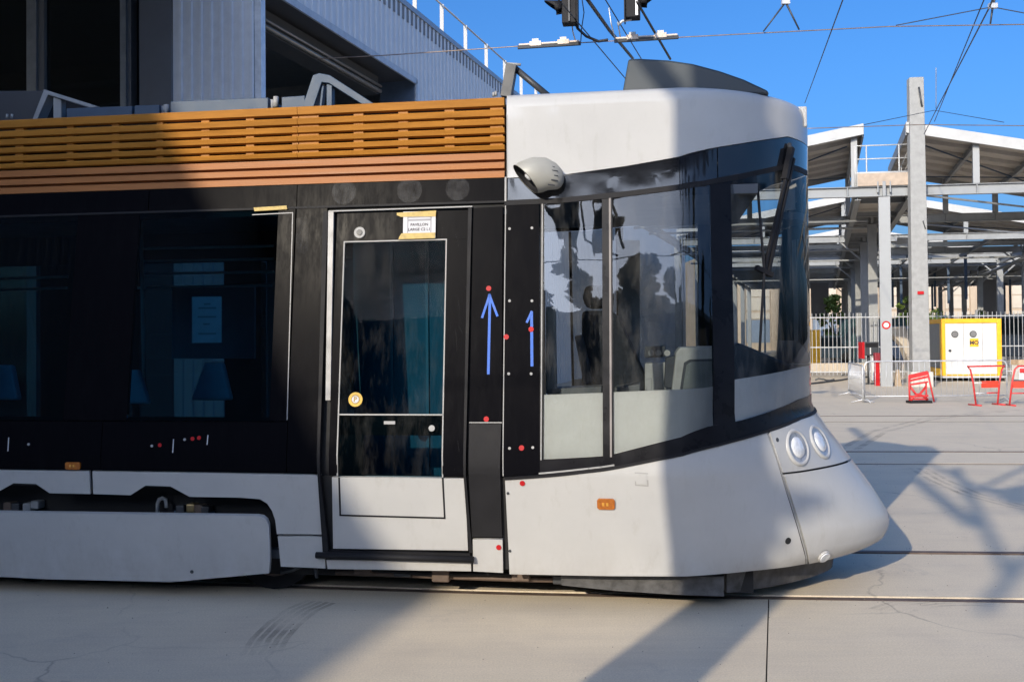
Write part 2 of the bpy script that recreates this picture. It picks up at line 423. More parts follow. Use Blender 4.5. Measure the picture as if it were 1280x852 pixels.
ZCUT = [.1, .2, .25, .3, .36, .4, .445, .5, .58, .68, .78, .88, .9, .95, 1.0, 1.1, 1.206, 1.27, 1.5, 1.8, 2.1, 2.4, 2.6, 2.8, 3.0, 3.15, 3.25, 3.3, 3.318, 3.335, 3.35, 3.37, 3.4, 3.42, 3.44]
def dense(pp, st=14):
    o = []
    for a, b in zip(pp, pp[1:]):
        k = max(1, int(math.hypot(b[0]-a[0], b[1]-a[1])/st)); o += [(a[0]+(b[0]-a[0])*i/k, a[1]+(b[1]-a[1])*i/k) for i in range(k)]
    return o+[pp[-1]]
def skin(name, pts, mat, parent, off=0.0, th=.012, mirror=False, puff=0.0):
    """A panel lying on the body surface: outline in (u, z), its own thickness and edges."""
    if sum(a[0]*b[1]-b[0]*a[1] for a, b in zip(pts, pts[1:]+pts[:1])) < 0: pts = pts[::-1]
    bm = bmesh.new()
    bm.faces.new([bm.verts.new((u, 0, z)) for u, z in pts])
    if mirror: bm.faces.new([bm.verts.new((2*UC-u, 0, z)) for u, z in reversed(pts)])
    bmesh.ops.remove_doubles(bm, verts=bm.verts, dist=1e-4)
    bmesh.ops.triangulate(bm, faces=bm.faces)
    us = [v.co.x for v in bm.verts]; zs = [v.co.z for v in bm.verts]
    cuts = [(z, (0, 0, 1)) for z in ZCUT if min(zs) < z < max(zs)]
    if max(us) > XS0-.3:
        cuts += [(XS0-.3+.08*k, (1, 0, 0)) for k in range(64) if min(us) < XS0-.3+.08*k < max(us)]
    for c, n in cuts:
        bmesh.ops.bisect_plane(bm, geom=bm.verts[:]+bm.edges[:]+bm.faces[:], dist=1e-5, plane_co=(V(n)*c), plane_no=n)
    bmesh.ops.dissolve_limit(bm, angle_limit=1e-4, verts=[], edges=[]) if False else None
    bm.verts.index_update()
    P = [(v.co.x, v.co.z) for v in bm.verts]
    N = [SN(*q) for q in P]; vs = [S(*q)+n*off for q, n in zip(P, N)]
    fs = [[v.index for v in f.verts] for f in bm.faces]
    fs = [f if (lambda a: a > 0)(sum(P[f[i]][0]*P[f[(i+1) % len(f)]][1]-P[f[(i+1) % len(f)]][0]*P[f[i]][1] for i in range(len(f)))) else f[::-1] for f in fs]
    ed = []
    for e in bm.edges:
        if len(e.link_faces) == 1: ed.append((e.verts[0].index, e.verts[1].index))
    bm.free()
    nv = len(vs); verts = list(vs); nrm = list(N); sm = [True]*len(fs)
    if th:
        mp = {}
        for a, b in ed:
            ids = []
            for i in (a, b):
                if i not in mp:
                    mp[i] = (len(verts), len(verts)+1); verts += [vs[i], vs[i]-N[i]*th]; nrm += [V((0, 0, 0))]*2
                ids.append(mp[i])
            fs.append([ids[0][0], ids[0][1], ids[1][1], ids[1][0]]); sm.append(False)
    me = bpy.data.meshes.new(name); me.from_pydata([tuple(v) for v in verts], [], fs)
    me.polygons.foreach_set('use_smooth', sm); me.materials.append(mat); me.update()
    me.normals_split_custom_set_from_vertices([tuple(n) for n in nrm])
    return link(name, me, parent)
def strip(name, pts, wd, mat, parent, off=.002, th=.004, close=False):   # a line (seam, gasket, tape) along the surface
    mb = MB(); n = len(pts); seg = n if close else n-1
    for i in range(seg):
        a, b = pts[i], pts[(i+1) % n]; k = max(1, int(math.hypot(b[0]-a[0], b[1]-a[1])/.12))
        A, B = So(*a), So(*b); d = (B-A).normalized(); sn = SN(*a); t = d.cross(sn)*wd/2
        prev = None
        for j in range(k+1):
            f = j/k; q = (a[0]+(b[0]-a[0])*f, a[1]+(b[1]-a[1])*f); c = So(*q, off); s2 = d.cross(SN(*q)).normalized()*wd/2
            ex = d*wd/2 if j == k else (-d*wd/2 if j == 0 else V())
            cur = [c-s2+ex*.98, c+s2+ex*.98, c+s2+ex*.98-SN(*q)*th, c-s2+ex*.98-SN(*q)*th]
            if prev: mb.add(prev+cur, [(0, 1, 5, 4), (1, 2, 6, 5), (3, 0, 4, 7), (0, 3, 2, 1), (4, 5, 6, 7)])
            prev = cur
    return mb.build(name, mat, parent)
def dot(name, px, py, r, mat, parent, th=.005, off=0, n=14):
    q = uv(px, py); nn = SN(*q); return MB().disc(So(*q, off-.002), nn, r, th+.002, n).build(name, mat, parent)
def zl(py, px=628): return uv(px, py)[1]

T = empty('tram', TO, -TA, 'white, black and copper tram cab with a sloping nose and blue taped arrows', 'tram')
XB = -6.4                                           # the body goes on a little past the picture's left edge
# --- dark carcass behind the panels, floor, roof
def rect(u0, u1, z0, z1): return [(u0, z0), (u1, z0), (u1, z1), (u0, z1)]
skin('body_shell', rect(-1.36, -1.19, .30, 2.64), DK, T, -.045, .01); skin('body_shell', rect(-.36, -.06, .86, 2.64), DK, T, -.045, .01); skin('body_shell', rect(XB, -1.36, .76, .86), DK, T, -.03, .01)
skin('body_shell', rect(-1.30, -.06, .25, .86), DK, T, -.03, .02)
skin('body_shell', rect(XB, -.06, 2.60, 2.83), DK, T, -.02, .02)
mb = MB(); mb.box(XB, -.1, .30, 2.10, 2.70, 2.84); mb.box(XB, -.12, .42, 1.98, 2.84, 3.2)
mb.build('roof', DG, T)
MB().box(XB, -.1, .22, 2.18, .28, .34).build('floor', INTD, T)
MB().box(-.1, 1.3, .22, 2.18, .60, .66).build('cab_floor', INTD, T)
mb = MB(); mb.box(XB, .9, .45, 1.95, .12, .26); mb.build('underframe', DK, T)
ep = MB().box(-1.28, -.12, .78, .82, .34, 2.6).build('entry_partition', plain('entry_teal', (.018, .075, .11), .6, var=.2, spec=.2), T)
for x in (-1.0, -.74, -.5): MB().box(x, x+.02, .765, .779, .34, 2.6).build('partition_rib', plain('entry_rib', (.03, .10, .14), .6), ep)
# --- far side of the body, seen through the tinted windows
mb = MB(); mb.box(XB, -.06, 2.36, 2.40, .26, 1.05); mb.box(XB, -.06, 2.22, 2.26, 2.45, 2.72)
for x0, x1 in ((XB, -6.1), (-4.75, -4.3), (-2.95, -2.6), (-1.5, -1.3), (-.4, -.06)): mb.box(x0, x1, 2.24, 2.36, 1.05, 2.45)
mb.build('far_side_wall', BK, T)
MB().add([(XB, 2.38, 1.05), (-.06, 2.38, 1.05), (-.06, 2.24, 2.45), (XB, 2.24, 2.45)], [(0, 1, 2, 3)]).build('far_window', glass('far_side_glass', (.16, .24, .28), 1.4), T)
MB().box(XB-.03, XB, .2, 2.2, .26, 2.84).build('end_wall', BK, T)
# --- header band over the windows and doors
hz0, hz1 = 2.642, 2.790
XC = uv(631.5, 300)[0]
xs_ = [XB, uv(186, 250)[0], uv(371, 250)[0], XC-.004]
for a, b in zip(xs_, xs_[1:]): skin('header_panel', rect(a+.003, b-.003, hz0, hz1), BK, T, 0, .015)
strip('gutter', [(XB, 2.634), (XC, 2.634)], .014, BR, T, .004, .01)
# --- ochre louvre slats and the copper band under them
zt = [zl(y) for y in (122.8, 134, 136.8, 146.4, 148, 157.2, 159.4, 168, 170.5, 179, 181, 188.8)]
XS_seam = uv(372, 150)[0]
for k in range(6):
    z1, z0 = zt[2*k], zt[2*k+1]+.005; y = lerp((z0+z1)/2, ZY, YY)
    for a, b in ((XB, XS_seam-.0015), (XS_seam+.0015, XC-.006)):
        mb = MB(); pr = [(a, y-.005, z1), (a, y-.012, z1-.008), (a, y-.004, z0+.006), (a, y+.012, z0), (a, y+.055, z0+.004), (a, y+.055, z1)]
        mb.prism(pr, (b-a, 0, 0)); mb.build('louvre_slat', OC, T)
for k in range(5):
    z1, z0 = zt[2*k+1]+.006, zt[2*k+2]-.006; y = lerp((z0+z1)/2, ZY, YY)+.013
    for px0, px1 in ((-95, -85), (-38, -28), (19, 29), (82, 90), (138, 147), (194, 202), (250, 260), (306, 316), (364, 371.5), (372.5, 397), (441, 453), (497, 509), (555, 567), (612, 628)):
        x0, x1 = uv(px0, 150)[0], uv(px1, 150)[0]
        MB().box(x0, x1, y+.006, y+.07, z0, z1).build('louvre_block', OC, T)
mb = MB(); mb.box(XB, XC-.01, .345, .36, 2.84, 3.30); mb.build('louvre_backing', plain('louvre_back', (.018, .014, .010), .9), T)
cz = [zl(y) for y in (190.5, 199, 202.5, 210, 213.5, 221.8)]
pr = []
for z, o in ((cz[0], 0), (cz[1], -.004), (cz[1]-.002, .032), (cz[2]+.002, .032), (cz[2], 0), (cz[3], -.004), (cz[3]-.002, .032), (cz[4]+.002, .032), (cz[4], 0), (cz[5], -.004)):
    pr.append((XB, lerp(z, ZY, YY)+o, z))
pr += [(XB, .34, cz[5]), (XB, .34, cz[0])]
MB().prism(pr, (XC-.008-XB, 0, 0)).build('copper_band', CU, T)
strip('joint_strip', [(XC, 2.64), (XC, 2.79)], .012, SV, T, .006, .012)
strip('joint_strip', [(XC, .885), (XC, 2.63)], .006, SV, T, .002, .006)
# --- black window wall left of the door
UW = lambda px, py=400: uv(px, py)[0]
z_b, z_s = .884, uv(200, 526)[1]
wins = [(UW(-120), UW(88), 1.32, 2.585), (UW(166), UW(342), 1.32, 2.585)]
def pane(name, u0, u1, z0, z1, gm, parent, off=-.002): return skin(name, rect(u0, u1, z0, z1), gm, parent, off, .006)
edges = [XB, wins[0][0], wins[0][1], wins[1][0], wins[1][1], UW(363.5)]
for i in (0, 2, 4): skin('window_pillar', rect(edges[i], edges[i+1], z_s+.003, 2.628), BK, T, 0, .03)
for a, b, z0, z1 in wins:
    wi = pane('window', a+.002, b-.002, z_s+.003, 2.628, GDRK, T)
    skin('window_mask', rect(a, b, z1, 2.628), BK, wi, -.010, .01); skin('window_mask', rect(a, b, z_s, z0-.08), BK, wi, -.010, .01)
for a, b in ((XB, UW(-60)), (UW(-60), UW(127, 550)), (UW(127, 550), UW(365))):
    skin('side_panel', rect(a+.002, b-.002, z_b+.003, z_s-.003), BK, T, 0, .02)
skin('side_panel', rect(UW(365.5), UW(404), z_b+.003, 2.628), BK, T, 0, .02, )
strip('window_trim', UV((316, 268.5), (366, 266), (363, 380), (359, 524)), .006, plain('dull_trim', (.3, .3, .3), .4, spec=.2), T, .003)
tape = skin('tape_strip', UV((318, 260), (359, 257.5), (360, 262), (319, 264.5)), TAPE, T, .014, .012)
# notice and things inside the saloon
nt_ = MB(); q = [loc_at(x, y, .17) for x, y in ((240, 371), (277, 370.5), (277, 428), (240, 428.5))]
nt_.prism(q, (0, .002, 0)); pn = nt_.build('notice_sheet', plain('notice_paper', (.5, .56, .6), .8), T)
for yy, a, b in ((379, 255, 263), (384, 248, 270), (395, 247, 270), (404, 254, 262), (416, 248, 270)):
    MB().prism([loc_at(x, y, .168) for x, y in ((a, yy), (b, yy-.2), (b, yy+1.8), (a, yy+2))], (0, .001, 0)).build('text_line', INKG, pn)
for pp in (((255, 453), (278, 453), (289, 500), (237, 500)), ((-22, 456), (14, 456), (23, 500), (-40, 500)), ((150, 462), (172, 462), (186, 505), (140, 505))):
    s_ = MB().prism([loc_at(x, y, 1.0) for x, y in pp], (0, .06, 0)).build('seat_back', TEAL, T, bevel=.02)
for y0, x0, x1 in ((309, 178, 342), (325, 178, 342), (341, 178, 342), (358, 170, 340), (347, 0, 84), (361, 0, 84)):
    MB().tube([loc_at(x0, y0+1.5, 1.5), loc_at(x1, y0-1.5, 1.5)], .012, 6).build('grab_rail', INTW, T)
MB().tube([loc_at(176, 270, 1.2), loc_at(181, 500, 1.2)], .016, 8).build('grab_pole', SV, T)
for pp in (((215, 360), (318, 358), (318, 448), (215, 448)),):
    MB().prism([loc_at(x, y, 1.9) for x, y in pp], (0, .03, 0)).build('far_light_panel', plain('far_light_teal', (.06, .16, .22), .6), T)  # teal panel stands in for light from the far windows
# screws, red plugs, white ticks
for px, py in ((36, 555), (190, 557), (231, 549)): dot('screw', px, py, .009, SV, T)
for px, py in ((200, 556), (241, 548), (249, 547)): dot('red_plug', px, py, .013, RD, T)
for x, y0, y1 in ((11, 547, 563), (217, 549, 565), (260, 544, 555)): strip('chalk_tick', UV((x, y0), (x-1, y1)), .006, PAPER, T, .002)
def marker(px, py, a, b, parent):
    q = uv(px, py); o = skin('side_marker_lamp', [(q[0]+a*x, q[1]+b*z) for x, z in ((-1, -.7), (-.8, -1), (.8, -1), (1, -.7), (1, .7), (.8, 1), (-.8, 1), (-1, .7))], OR, parent, .012, .014)
    for d in (-.3, .15): skin('reflector', rect(q[0]+a*d-.007, q[0]+a*d+.007, q[1]-b*.3, q[1]+b*.3), plain('pale_amber', (.6, .3, .05), .3), o, .015, .003)  # paler amber bars on the lamp face
    return o
marker(92, 581.5, .054, .024, T)
# --- white lower panels, bogie cut-outs and cover
skin('lower_panel', UV((115.5, 588.5), (401, 593.5), (403, 667.5), (346, 667), (344, 650), (340, 638), (334, 629), (325, 623.5), (300, 621.5), (237, 620.5), (213, 607.5), (182, 606.5), (163, 618.5), (116.5, 617)), W, T, 0, .02)
p1 = UV((111.5, 588.5), (113, 617), (62, 616), (45, 604.5), (17, 603.5), (0, 613), (-60, 611)); skin('lower_panel', p1+[(XB, p1[-1][1]), (XB, p1[0][1])], W, T, 0, .02)
skin('lower_panel', UV((347, 670), (403.5, 670.5), (407, 710), (351, 707.5)), W, T, 0, .02)
q = uv(-60, 640)[1]; pc = UV((322, 643.2), (329, 644.5), (334, 648.5), (336.5, 655), (338, 700), (337, 715), (216, 726), (60, 722.5), (0, 719.5))
bc = skin('bogie_cover', pc+[(XB, pc[-1][1]), (XB, q)], W, T, .012, .03)
dot('bolt', 241, 713, .012, DG, bc, off=.012)
strip('cover_edge', UV((322, 643.5), (329, 645), (333.5, 649), (336, 655), (337.5, 700)), .012, plain('edge_grey', (.4, .41, .42), .5), bc, .014, .004)
# gear visible above the cover
mb = MB(); mb.tube([loc_at(x, y, .22) for x, y in ((197, 645), (197, 629), (199, 624), (203, 622), (207, 624), (208, 630), (208, 634))], .014, 8); mb.build('lifting_hook', STL, T)
for px, py, m in ((227, 636, DG), (240, 634, plain('brass', (.4, .3, .15), .35, metal=.8)), (250, 635, STEELR), (258, 637, DG), (12, 632, STEELR), (22, 633, DG), (36, 633, STL), (46, 630, STL)):
    p = loc_at(px, py, .24); MB().box(p.x-.03, p.x+.03, p.y-.03, p.y+.05, p.z-.03, p.z+.028).build('bogie_fitting', m, T, bevel=.008)
p = loc_at(243, 640, .26); MB().box(p.x-.14, p.x+.13, p.y-.02, p.y+.05, p.z-.03, p.z+.01).build('bogie_bracket', GM, T)
p0, p1 = loc_at(174, 630, .20), loc_at(345, 640, .20)
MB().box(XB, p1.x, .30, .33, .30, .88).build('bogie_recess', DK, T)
for k in range(2):
    c = V((-1.78-1.85*k, .50, .30)); mb = MB(); mb.tube([c, c+V((0, .12, 0))], .30, 28); wl = mb.build('wheel', BR, T)
    MB().tube([c+V((0, -.004, 0)), c+V((0, .0, 0))], .21, 20).build('wheel_disc', STEELR, wl)
mb = MB(); mb.box(-3.9, -1.5, .55, .60, .22, .42); mb.build('bogie_frame', DG, T)
mb = MB(); mb.tube([loc_at(351, 715, .4), loc_at(366, 712, .4), loc_at(384, 704, .4)], .015, 6); mb.tube([loc_at(394, 706, .3), loc_at(396, 722, .3)], .012, 6); mb.build('under_pipe', DG, T)
for k in range(7):
    x = -1.15+.27*k; MB().box(x, x+.12, .34+.03*(k % 2), .44, .16-.02*(k % 3), .27).build('under_box', DG if k % 2 else STEELR, T, bevel=.01)
mb = MB(); mb.tube([(-1.35, .38, .20), (-.6, .36, .17), (.2, .37, .19), (.9, .36, .16)], .016, 6); mb.build('under_hose', BR, T); MB().tube([(-1.3, .42, .15), (.0, .41, .14), (1.0, .42, .15)], .02, 6).build('brake_pipe', STEELR, T)
# --- door
d0, d1 = UW(412.5), UW(586.5)
jl = skin('door_jamb', UV((404.5, 265), (410.5, 264.5), (400.8, 592), (411.5, 690), (404, 690), (397.5, 592)), BR, T, .012, .04)
skin('door_jamb', UV((411, 265), (417.5, 264.5), (413.5, 500), (407.5, 500)), plain('worn_aluminium', (.42, .41, .39), .55, spec=.2, var=.3), T, .010, .02)
strip('door_head', UV((412, 264.5), (590, 258.5)), .008, SV, T, .012, .02)
skin('door_jamb', UV((585.5, 260), (590, 260), (582.5, 592), (590.5, 690), (586.5, 690), (579.5, 592)), BR, T, .008, .03)
ga, gb = UW(430.5, 305), UW(558, 305); zg0, zg1, zg2 = uv(490, 518)[1], uv(490, 301)[1], uv(490, 594.5)[1]
D = skin('door', rect(d0+.025, d1-.006, zg1, 2.585), BK, T, .002, .03)                       # top of the leaf; the rest hangs on it
D2 = skin('door_stile', rect(d0+.025, ga, zg2, zg1-.001), BK, D, .002, .03); skin('door_stile', rect(gb, d1-.006, zg2, zg1-.001), BK, D, .002, .03)
dg = pane('door_window', ga+.004, gb-.004, zg0+.006, zg1-.004, GDOR, D, 0.0)
dl = pane('door_lower_window', ga+.004, gb-.004, zg2+.002, zg0-.006, GDOR, D, 0.0)
skin('window_mask', rect(ga, ga+.17, zg2, zg0-.003), BK, dl, -.008, .004); skin('window_mask', rect(ga, gb, zg0-.13, zg0-.003), BK, dl, -.008, .004)
strip('window_seal', [(ga, zg2), (ga, zg1), (gb, zg1), (gb, zg2)], .008, SV, D, .005, .008)
strip('window_seal', [(ga, zg0), (gb, zg0)], .009, SV, D, .005, .008)
skin('door_lower_panel', UV((415, 596), (581, 597.5), (585, 687.5), (416.5, 685)), W, D, .002, .03)
strip('panel_seal', UV((424, 597), (425.5, 643.2), (556, 646.8), (553.5, 597)), .010, BR, D, .006, .008)
lk = dot('door_lock', 450, 291, .038, SV, D, .012); dot('lock_barrel', 450, 291, .02, DG, lk, .018)
dot('door_button', 540, 535, .02, SV, D, .01); skin('door_badge', UV((480, 526), (494, 526), (494, 530), (480, 530)), plain('grey_print', (.25, .25, .26), .5), D, .003, .003)
st_ = dot('push_sticker', 444.5, 499, .047, YS, D, .004, n=24); 
q = uv(444.5, 499); c = So(*q, .004); nn = SN(*q)
MB().disc(c, nn, .030, .0015, 24).build('sticker_ring', plain('sticker_brown', (.28, .17, .03), .5), st_); MB().disc(c, nn, .023, .0025, 24).build('sticker_disc', PAPER, st_)
def text(name, body, size, mat, parent, mw, bold=0.0):
    cu = bpy.data.curves.new(name, 'FONT'); cu.body = body; cu.size = size; cu.align_x = 'CENTER'; cu.align_y = 'CENTER'; cu.offset = bold; cu.resolution_u = 3
    tmp = bpy.data.objects.new(name+'_tmp', cu); COL.objects.link(tmp); dgp = bpy.context.evaluated_depsgraph_get(); dgp.update()
    me = bpy.data.meshes.new_from_object(tmp.evaluated_get(dgp)); bpy.data.objects.remove(tmp); me.materials.clear(); me.materials.append(mat)
    me.name = name; o = link(name, me, parent); o.matrix_local = mw; return o
def face_mat(u, z, off):
    c = So(u, z, off); n = SN(u, z); x = V((1, 0, 0)); x = (x-n*x.dot(n)).normalized(); y = n.cross(x)
    return MX(((x.x, y.x, n.x, c.x), (x.y, y.y, n.y, c.y), (x.z, y.z, n.z, c.z), (0, 0, 0, 1)))
text('sticker_letter', 'P', .042, MATS['sticker_brown'], st_, face_mat(q[0], q[1], .0075), .002)
nq = UV((505, 265.5), (545.5, 264.5), (545, 298), (504.5, 299.5)); ns = skin('taped_notice', nq, PAPER, D, .018, .002)
skin('tape', UV((497, 267), (546, 264), (545.5, 271.5), (502, 272), (497, 270)), TAPE, ns, .021, .002); skin('tape', UV((503, 292.5), (545, 291.5), (544.5, 298.5), (499, 300), (500, 297)), TAPE, ns, .021, .002)
uc, zc = uv(525, 282)
text('notice_line', 'PAVILLON', .026, INK, ns, face_mat(uc, zc+.002, .0195), .0006); text('notice_line', 'LARGE C2 L1', .026, INK, ns, face_mat(uc, zc-.030, .0195), .0006)
strip('notice_rule', [(uc-.078, zc-.048), (uc-.078, zc+.052), (uc+.078, zc+.052), (uc+.078, zc-.048)], .006, INKG, ns, .0195, .001)
strip('notice_rule', [(uc-.07, zc+.034), (uc+.07, zc+.034)], .012, INKG, ns, .0195, .001)
# sill step and pieces under the door
q0, q1 = uv(397, 691), uv(593, 696.5)
MB().tube([So(*q0, .03), So(*q1, .03)], .021, 10).build('door_step', BR, T)
skin('door_threshold', UV((405, 687), (588, 690.5), (588, 698), (404, 693)), BR, T, .006, .03)
skin('lower_panel', UV((408, 699), (588.5, 702), (589, 713.5), (409.5, 710.5)), W, T, 0, .02)
# panels between door and cab
skin('side_panel', UV((592, 260), (628.3, 258), (627, 526), (586.5, 526)), BK, T, 0, .02)
skin('side_panel', UV((586.5, 529.5), (626.5, 529.5), (627.5, 671), (590, 671)), BR, T, 0, .02)
skin('lower_panel', UV((590.8, 674), (628, 674), (628.8, 715.5), (591.5, 713.5)), W, T, 0, .02)
strip('joint_strip', UV((587, 527.8), (627, 527.8)), .006, SV, T, .001, .004)
skin('side_panel', UV((633.5, 256), (673.5, 255), (675, 592), (629.5, 595.5)), BK, T, 0, .02)
for px, py in ((637, 286), (665, 285), (637, 376), (665, 376), (636, 467), (664, 467), (637, 560), (666, 559)): dot('screw', px, py, .009, SV, T)
for px, py in ((611, 360.5), (633, 421), (664, 411.5), (608, 523.5), (652, 559.5), (653, 603.5), (623.5, 683.5)): dot('red_plug', px, py, .017, RD, T, .006)
for px, py in ((635, 616), (637.5, 688)): dot('screw', px, py, .009, DG, T)
strip('blue_tape_arrow', UV((612.5, 371), (610.5, 466)), .017, BLUE, T, .003, .003); strip('blue_tape_arrow', UV((603, 396), (612, 369), (621.5, 394)), .015, BLUE, T, .0045, .003)
strip('blue_tape_arrow', UV((664.5, 391), (665, 456)), .018, BLUE, T, .003, .003); strip('blue_tape_arrow', UV((659, 402), (664.5, 390)), .015, BLUE, T, .0045, .003)
SMG, nt, b = nodes('wax_smudge'); b.inputs['Base Color'].default_value = (.5, .5, .5, 1); b.inputs['Roughness'].default_value = .6
nt.links.new(ramp(nt, noise(nt, 14, 6, .7, coords(nt)), [(.3, .0), (.85, .055)]), b.inputs['Alpha'])
for px, py, r_ in ((430, 240, .085), (512, 238, .085), (572, 236, .08)): dot('wax_smudge', px, py, r_, SMG, T, .001, .003, 24)
skin('wax_smudge', UV((370, 273), (384, 271), (385, 312), (381, 318), (374, 317), (370, 308)), SMG, T, .003, .0)
rg = random.Random(3)
for k in range(16):
    px = rg.uniform(425, 580); py = rg.choice([rg.uniform(268, 296), rg.uniform(300, 590)]); px = px if py < 297 else rg.uniform(563, 580)
    L = rg.uniform(8, 30); a = rg.uniform(1.1, 2.0); strip('scratch', UV((px, py), (px+L*math.cos(a), py+L*math.sin(a))), .003, SMG, T, .0045, .001)
# --- cab: cowl, header band, glazing, nose
top = UV((632, 223), (700, 219.5), (780, 208.5), (850, 196), (925, 180), (985, 171)); ztop = top[-1][1]
top[0] = (XC+.01, top[0][1])
bot = UV((632, 251), (700, 248), (780, 240), (850, 231), (880, 226.5), (925, 218), (985, 205)); zbot = bot[-1][1]
bot[0] = (XC+.01, bot[0][1])
def zof(pts, u):
    if u >= pts[-1][0]: return pts[-1][1]
    return lerp(u, [p[0] for p in pts], [p[1] for p in pts])
cw = skin('roof_cowl', [(u, z+.003) for u, z in top]+[(UC, ztop+.003), (UC, 3.445), (XC+.01, 3.445)], W, T, 0, .02, mirror=True)
strip('cowl_edge', [(XC+.012, 3.33), (XC+.012, 2.80)], .008, SV, cw, .001, .003)
hs = [XC+.01, UW(849, 215), UW(897, 208), UW(990, 190)]
def between(lo, hi, u0, u1, n=14, glo=0, ghi=0):
    us = [u0+(u1-u0)*i/n for i in range(n+1)]
    return [(u, zof(lo, u)+glo) for u in us]+[(u, zof(hi, u)-ghi) for u in reversed(us)]
for a, b in zip(hs[:3], hs[1:3]+[UC]):
    if b == UC: skin('header_band', between(bot, top, a+.004, UC, 14, .004, .003), GB, T, 0, .015, mirror=True)
    else:
        skin('header_band', between(bot, top, a+.004, b-.004, 10, .004, .003), GB, T, 0, .015); skin('header_band', [(2*UC-u, z) for u, z in between(bot, top, a+.004, b-.004, 10, .004, .003)], GB, T, 0, .015)
low = UV((632, 598.5), (677, 595.5), (700, 593.5), (760, 587), (830, 573), (890, 558.5), (955, 540.5), (1000, 523)); low[0] = (XC+.01, low[0][1])
zlow = uv(1010, 516)[1]; low.append((UC, zlow))
bor = UV((680, 574), (752, 570), (768, 567), (830, 551), (888, 532), (920, 527), (1000, 499)); zbor = uv(1008, 494)[1]; bor.append((UC, zbor)); bor.insert(0, (UW(675, 580), bor[0][1]))
flm = UV((680, 493), (752, 490.5), (768, 489.5), (830, 487), (888, 484), (920, 474), (1000, 459)); zflm = uv(1008, 457)[1]; flm.append((UC, zflm)); flm.insert(0, (UW(675, 490), flm[0][1]))
ua = UW(675.5, 400)
skin('window_surround', between(low, bor, ua, UC, 30, .004, 0), FRIT, T, -.001, .012, mirror=True)
skin('nose_gasket', between([(u, z-.004) for u, z in low], [(u, z+.012) for u, z in low], XC+.01, UC, 30), BR, T, .008, .02, mirror=True)
def vstrip(name, px0, px1, mat, off, th):
    a, b = UW(px0, 400), UW(px1, 400)
    o = skin(name, between(bor, bot, a, b, 4), mat, T, off, th)
    skin(name, [(2*UC-u, z) for u, z in between(bor, bot, a, b, 4)], mat, T, off, th); return a, b
hl_ = strip('header_gasket', [(u, z-.014) for u, z in bot]+[(UC-.25, zbot-.014)], .034, BR, T, .004, .012)
e0 = vstrip('window_post', 675.2, 679.5, FRIT, 0, .02); e1 = vstrip('window_post', 753, 766, FRIT, .0, .03); e2 = vstrip('window_post', 891, 917, FRIT, -.001, .02)
strip('post_trim', [(e1[0]+.05, zof(bor, e1[0])), (e1[0]+.05, zof(bot, e1[0]))], .012, plain('worn_post_trim', (.24, .22, .21), .5, spec=.2), T, .003, .006)
strip('post_trim', [(e0[0]+.01, zof(bor, e0[1])), (e0[0]+.01, zof(bot, e0[1])-.01), (e1[0], zof(bot, e1[0])-.01)], .007, SV, T, .002, .004)
strip('post_trim', [(u, zof(low, u)+.022) for u in [e0[0]+(e1[1]-e0[0])*i/6 for i in range(7)]], .010, SV, T, .002, .004)
sides = ((e0[1], e1[0]), (e1[1], e2[0]))
for a, b in sides:
    for mir in (0, 1):
        pts = between(bor, bot, a, b, 10, .002, .002); fp = between(bor, flm, a, b, 10)
        if mir: pts = [(2*UC-u, z) for u, z in pts]; fp = [(2*UC-u, z) for u, z in fp]
        gw = skin('cab_window', pts, GCAB, T, -.003, 0)
        skin('window_film', fp, PW, gw, -.014, .004)
ws = skin('windscreen', between(bor, bot, e2[1], UC, 20, .002, .002), GWIN, T, -.003, 0, mirror=True)
skin('window_film', between(bor, flm, e2[1], UC, 20), PW, ws, -.014, .004, mirror=True)
# white nose side, front flap with lamps, bumper
sm_t, sm_b = uv(959.8, 540), uv(1009, 703)
seam = UV(*dense([(959.8, 540), (973, 575), (986, 618), (999, 659), (1007, 688), (1009, 698), (1009, 704)], 7))
bott = UV((631, 717), (760, 719.5), (880, 718.5), (940, 713), (985, 708), (1008, 704.5))
us = [XC+.01+(sm_t[0]-XC-.01)*i/14 for i in range(15)]
ns_pts = [(XC+.01, bott[0][1])]+bott[1:-1]+list(reversed([(u-.010, z) for u, z in seam]))+[(u, zof(low, u)-.006) for u in reversed(us[:-1])]
nsd = skin('nose_side_panel', ns_pts, W, T, 0, .025); skin('nose_side_panel', [(2*UC-u, z) for u, z in ns_pts], W, T, 0, .025)
ft = UV((978.5, 590.5), (1000, 588), (1021, 584.5)); d_ = (ft[2][1]-ft[0][1])/(ft[2][0]-ft[0][0]); ft += [(ft[2][0]+(UC-ft[2][0])*t/4, ft[2][1]+d_*.75*(UC-ft[2][0])*(t/4-.5*(t/4)**2)) for t in range(1, 4)]; zft = ft[-1][1]+.001
flap = skin('lamp_flap', [ft[0]]+ft[1:]+[(UC, zft), (UC, zlow-.006)]+[(u, zof(low, u)-.006) for u in [UC-(UC-sm_t[0]-.012)*i/8 for i in range(1, 9)]], W, T, .004, .03, mirror=True)
us_, zs_ = seam[-1]; zfb = .335; fb = [(us_+.01+(UC-us_-.01)*t/8, zs_+(zfb-zs_)*(t/8)**1.8) for t in range(0, 8)]
bump_ = skin('bumper_shell', [(u+.008, z) for u, z in seam if z < ft[0][1]-.02]+fb+[(UC, zfb), (UC, zft-.012)]+[(u, z-.012) for u, z in reversed(ft)], W, T, .004, .03, mirror=True)
strip('nose_seam', [(u-.001, z) for u, z in seam], .008, SV, T, -.002, .004)
skin('nose_backing', [(XC, .28)]+[(UC, .28), (UC, zlow-.03)]+[(u, zof(low, u)-.03) for u in [UC-(UC-XC)*i/16 for i in range(1, 17)]], DK, T, -.035, 0, mirror=True)
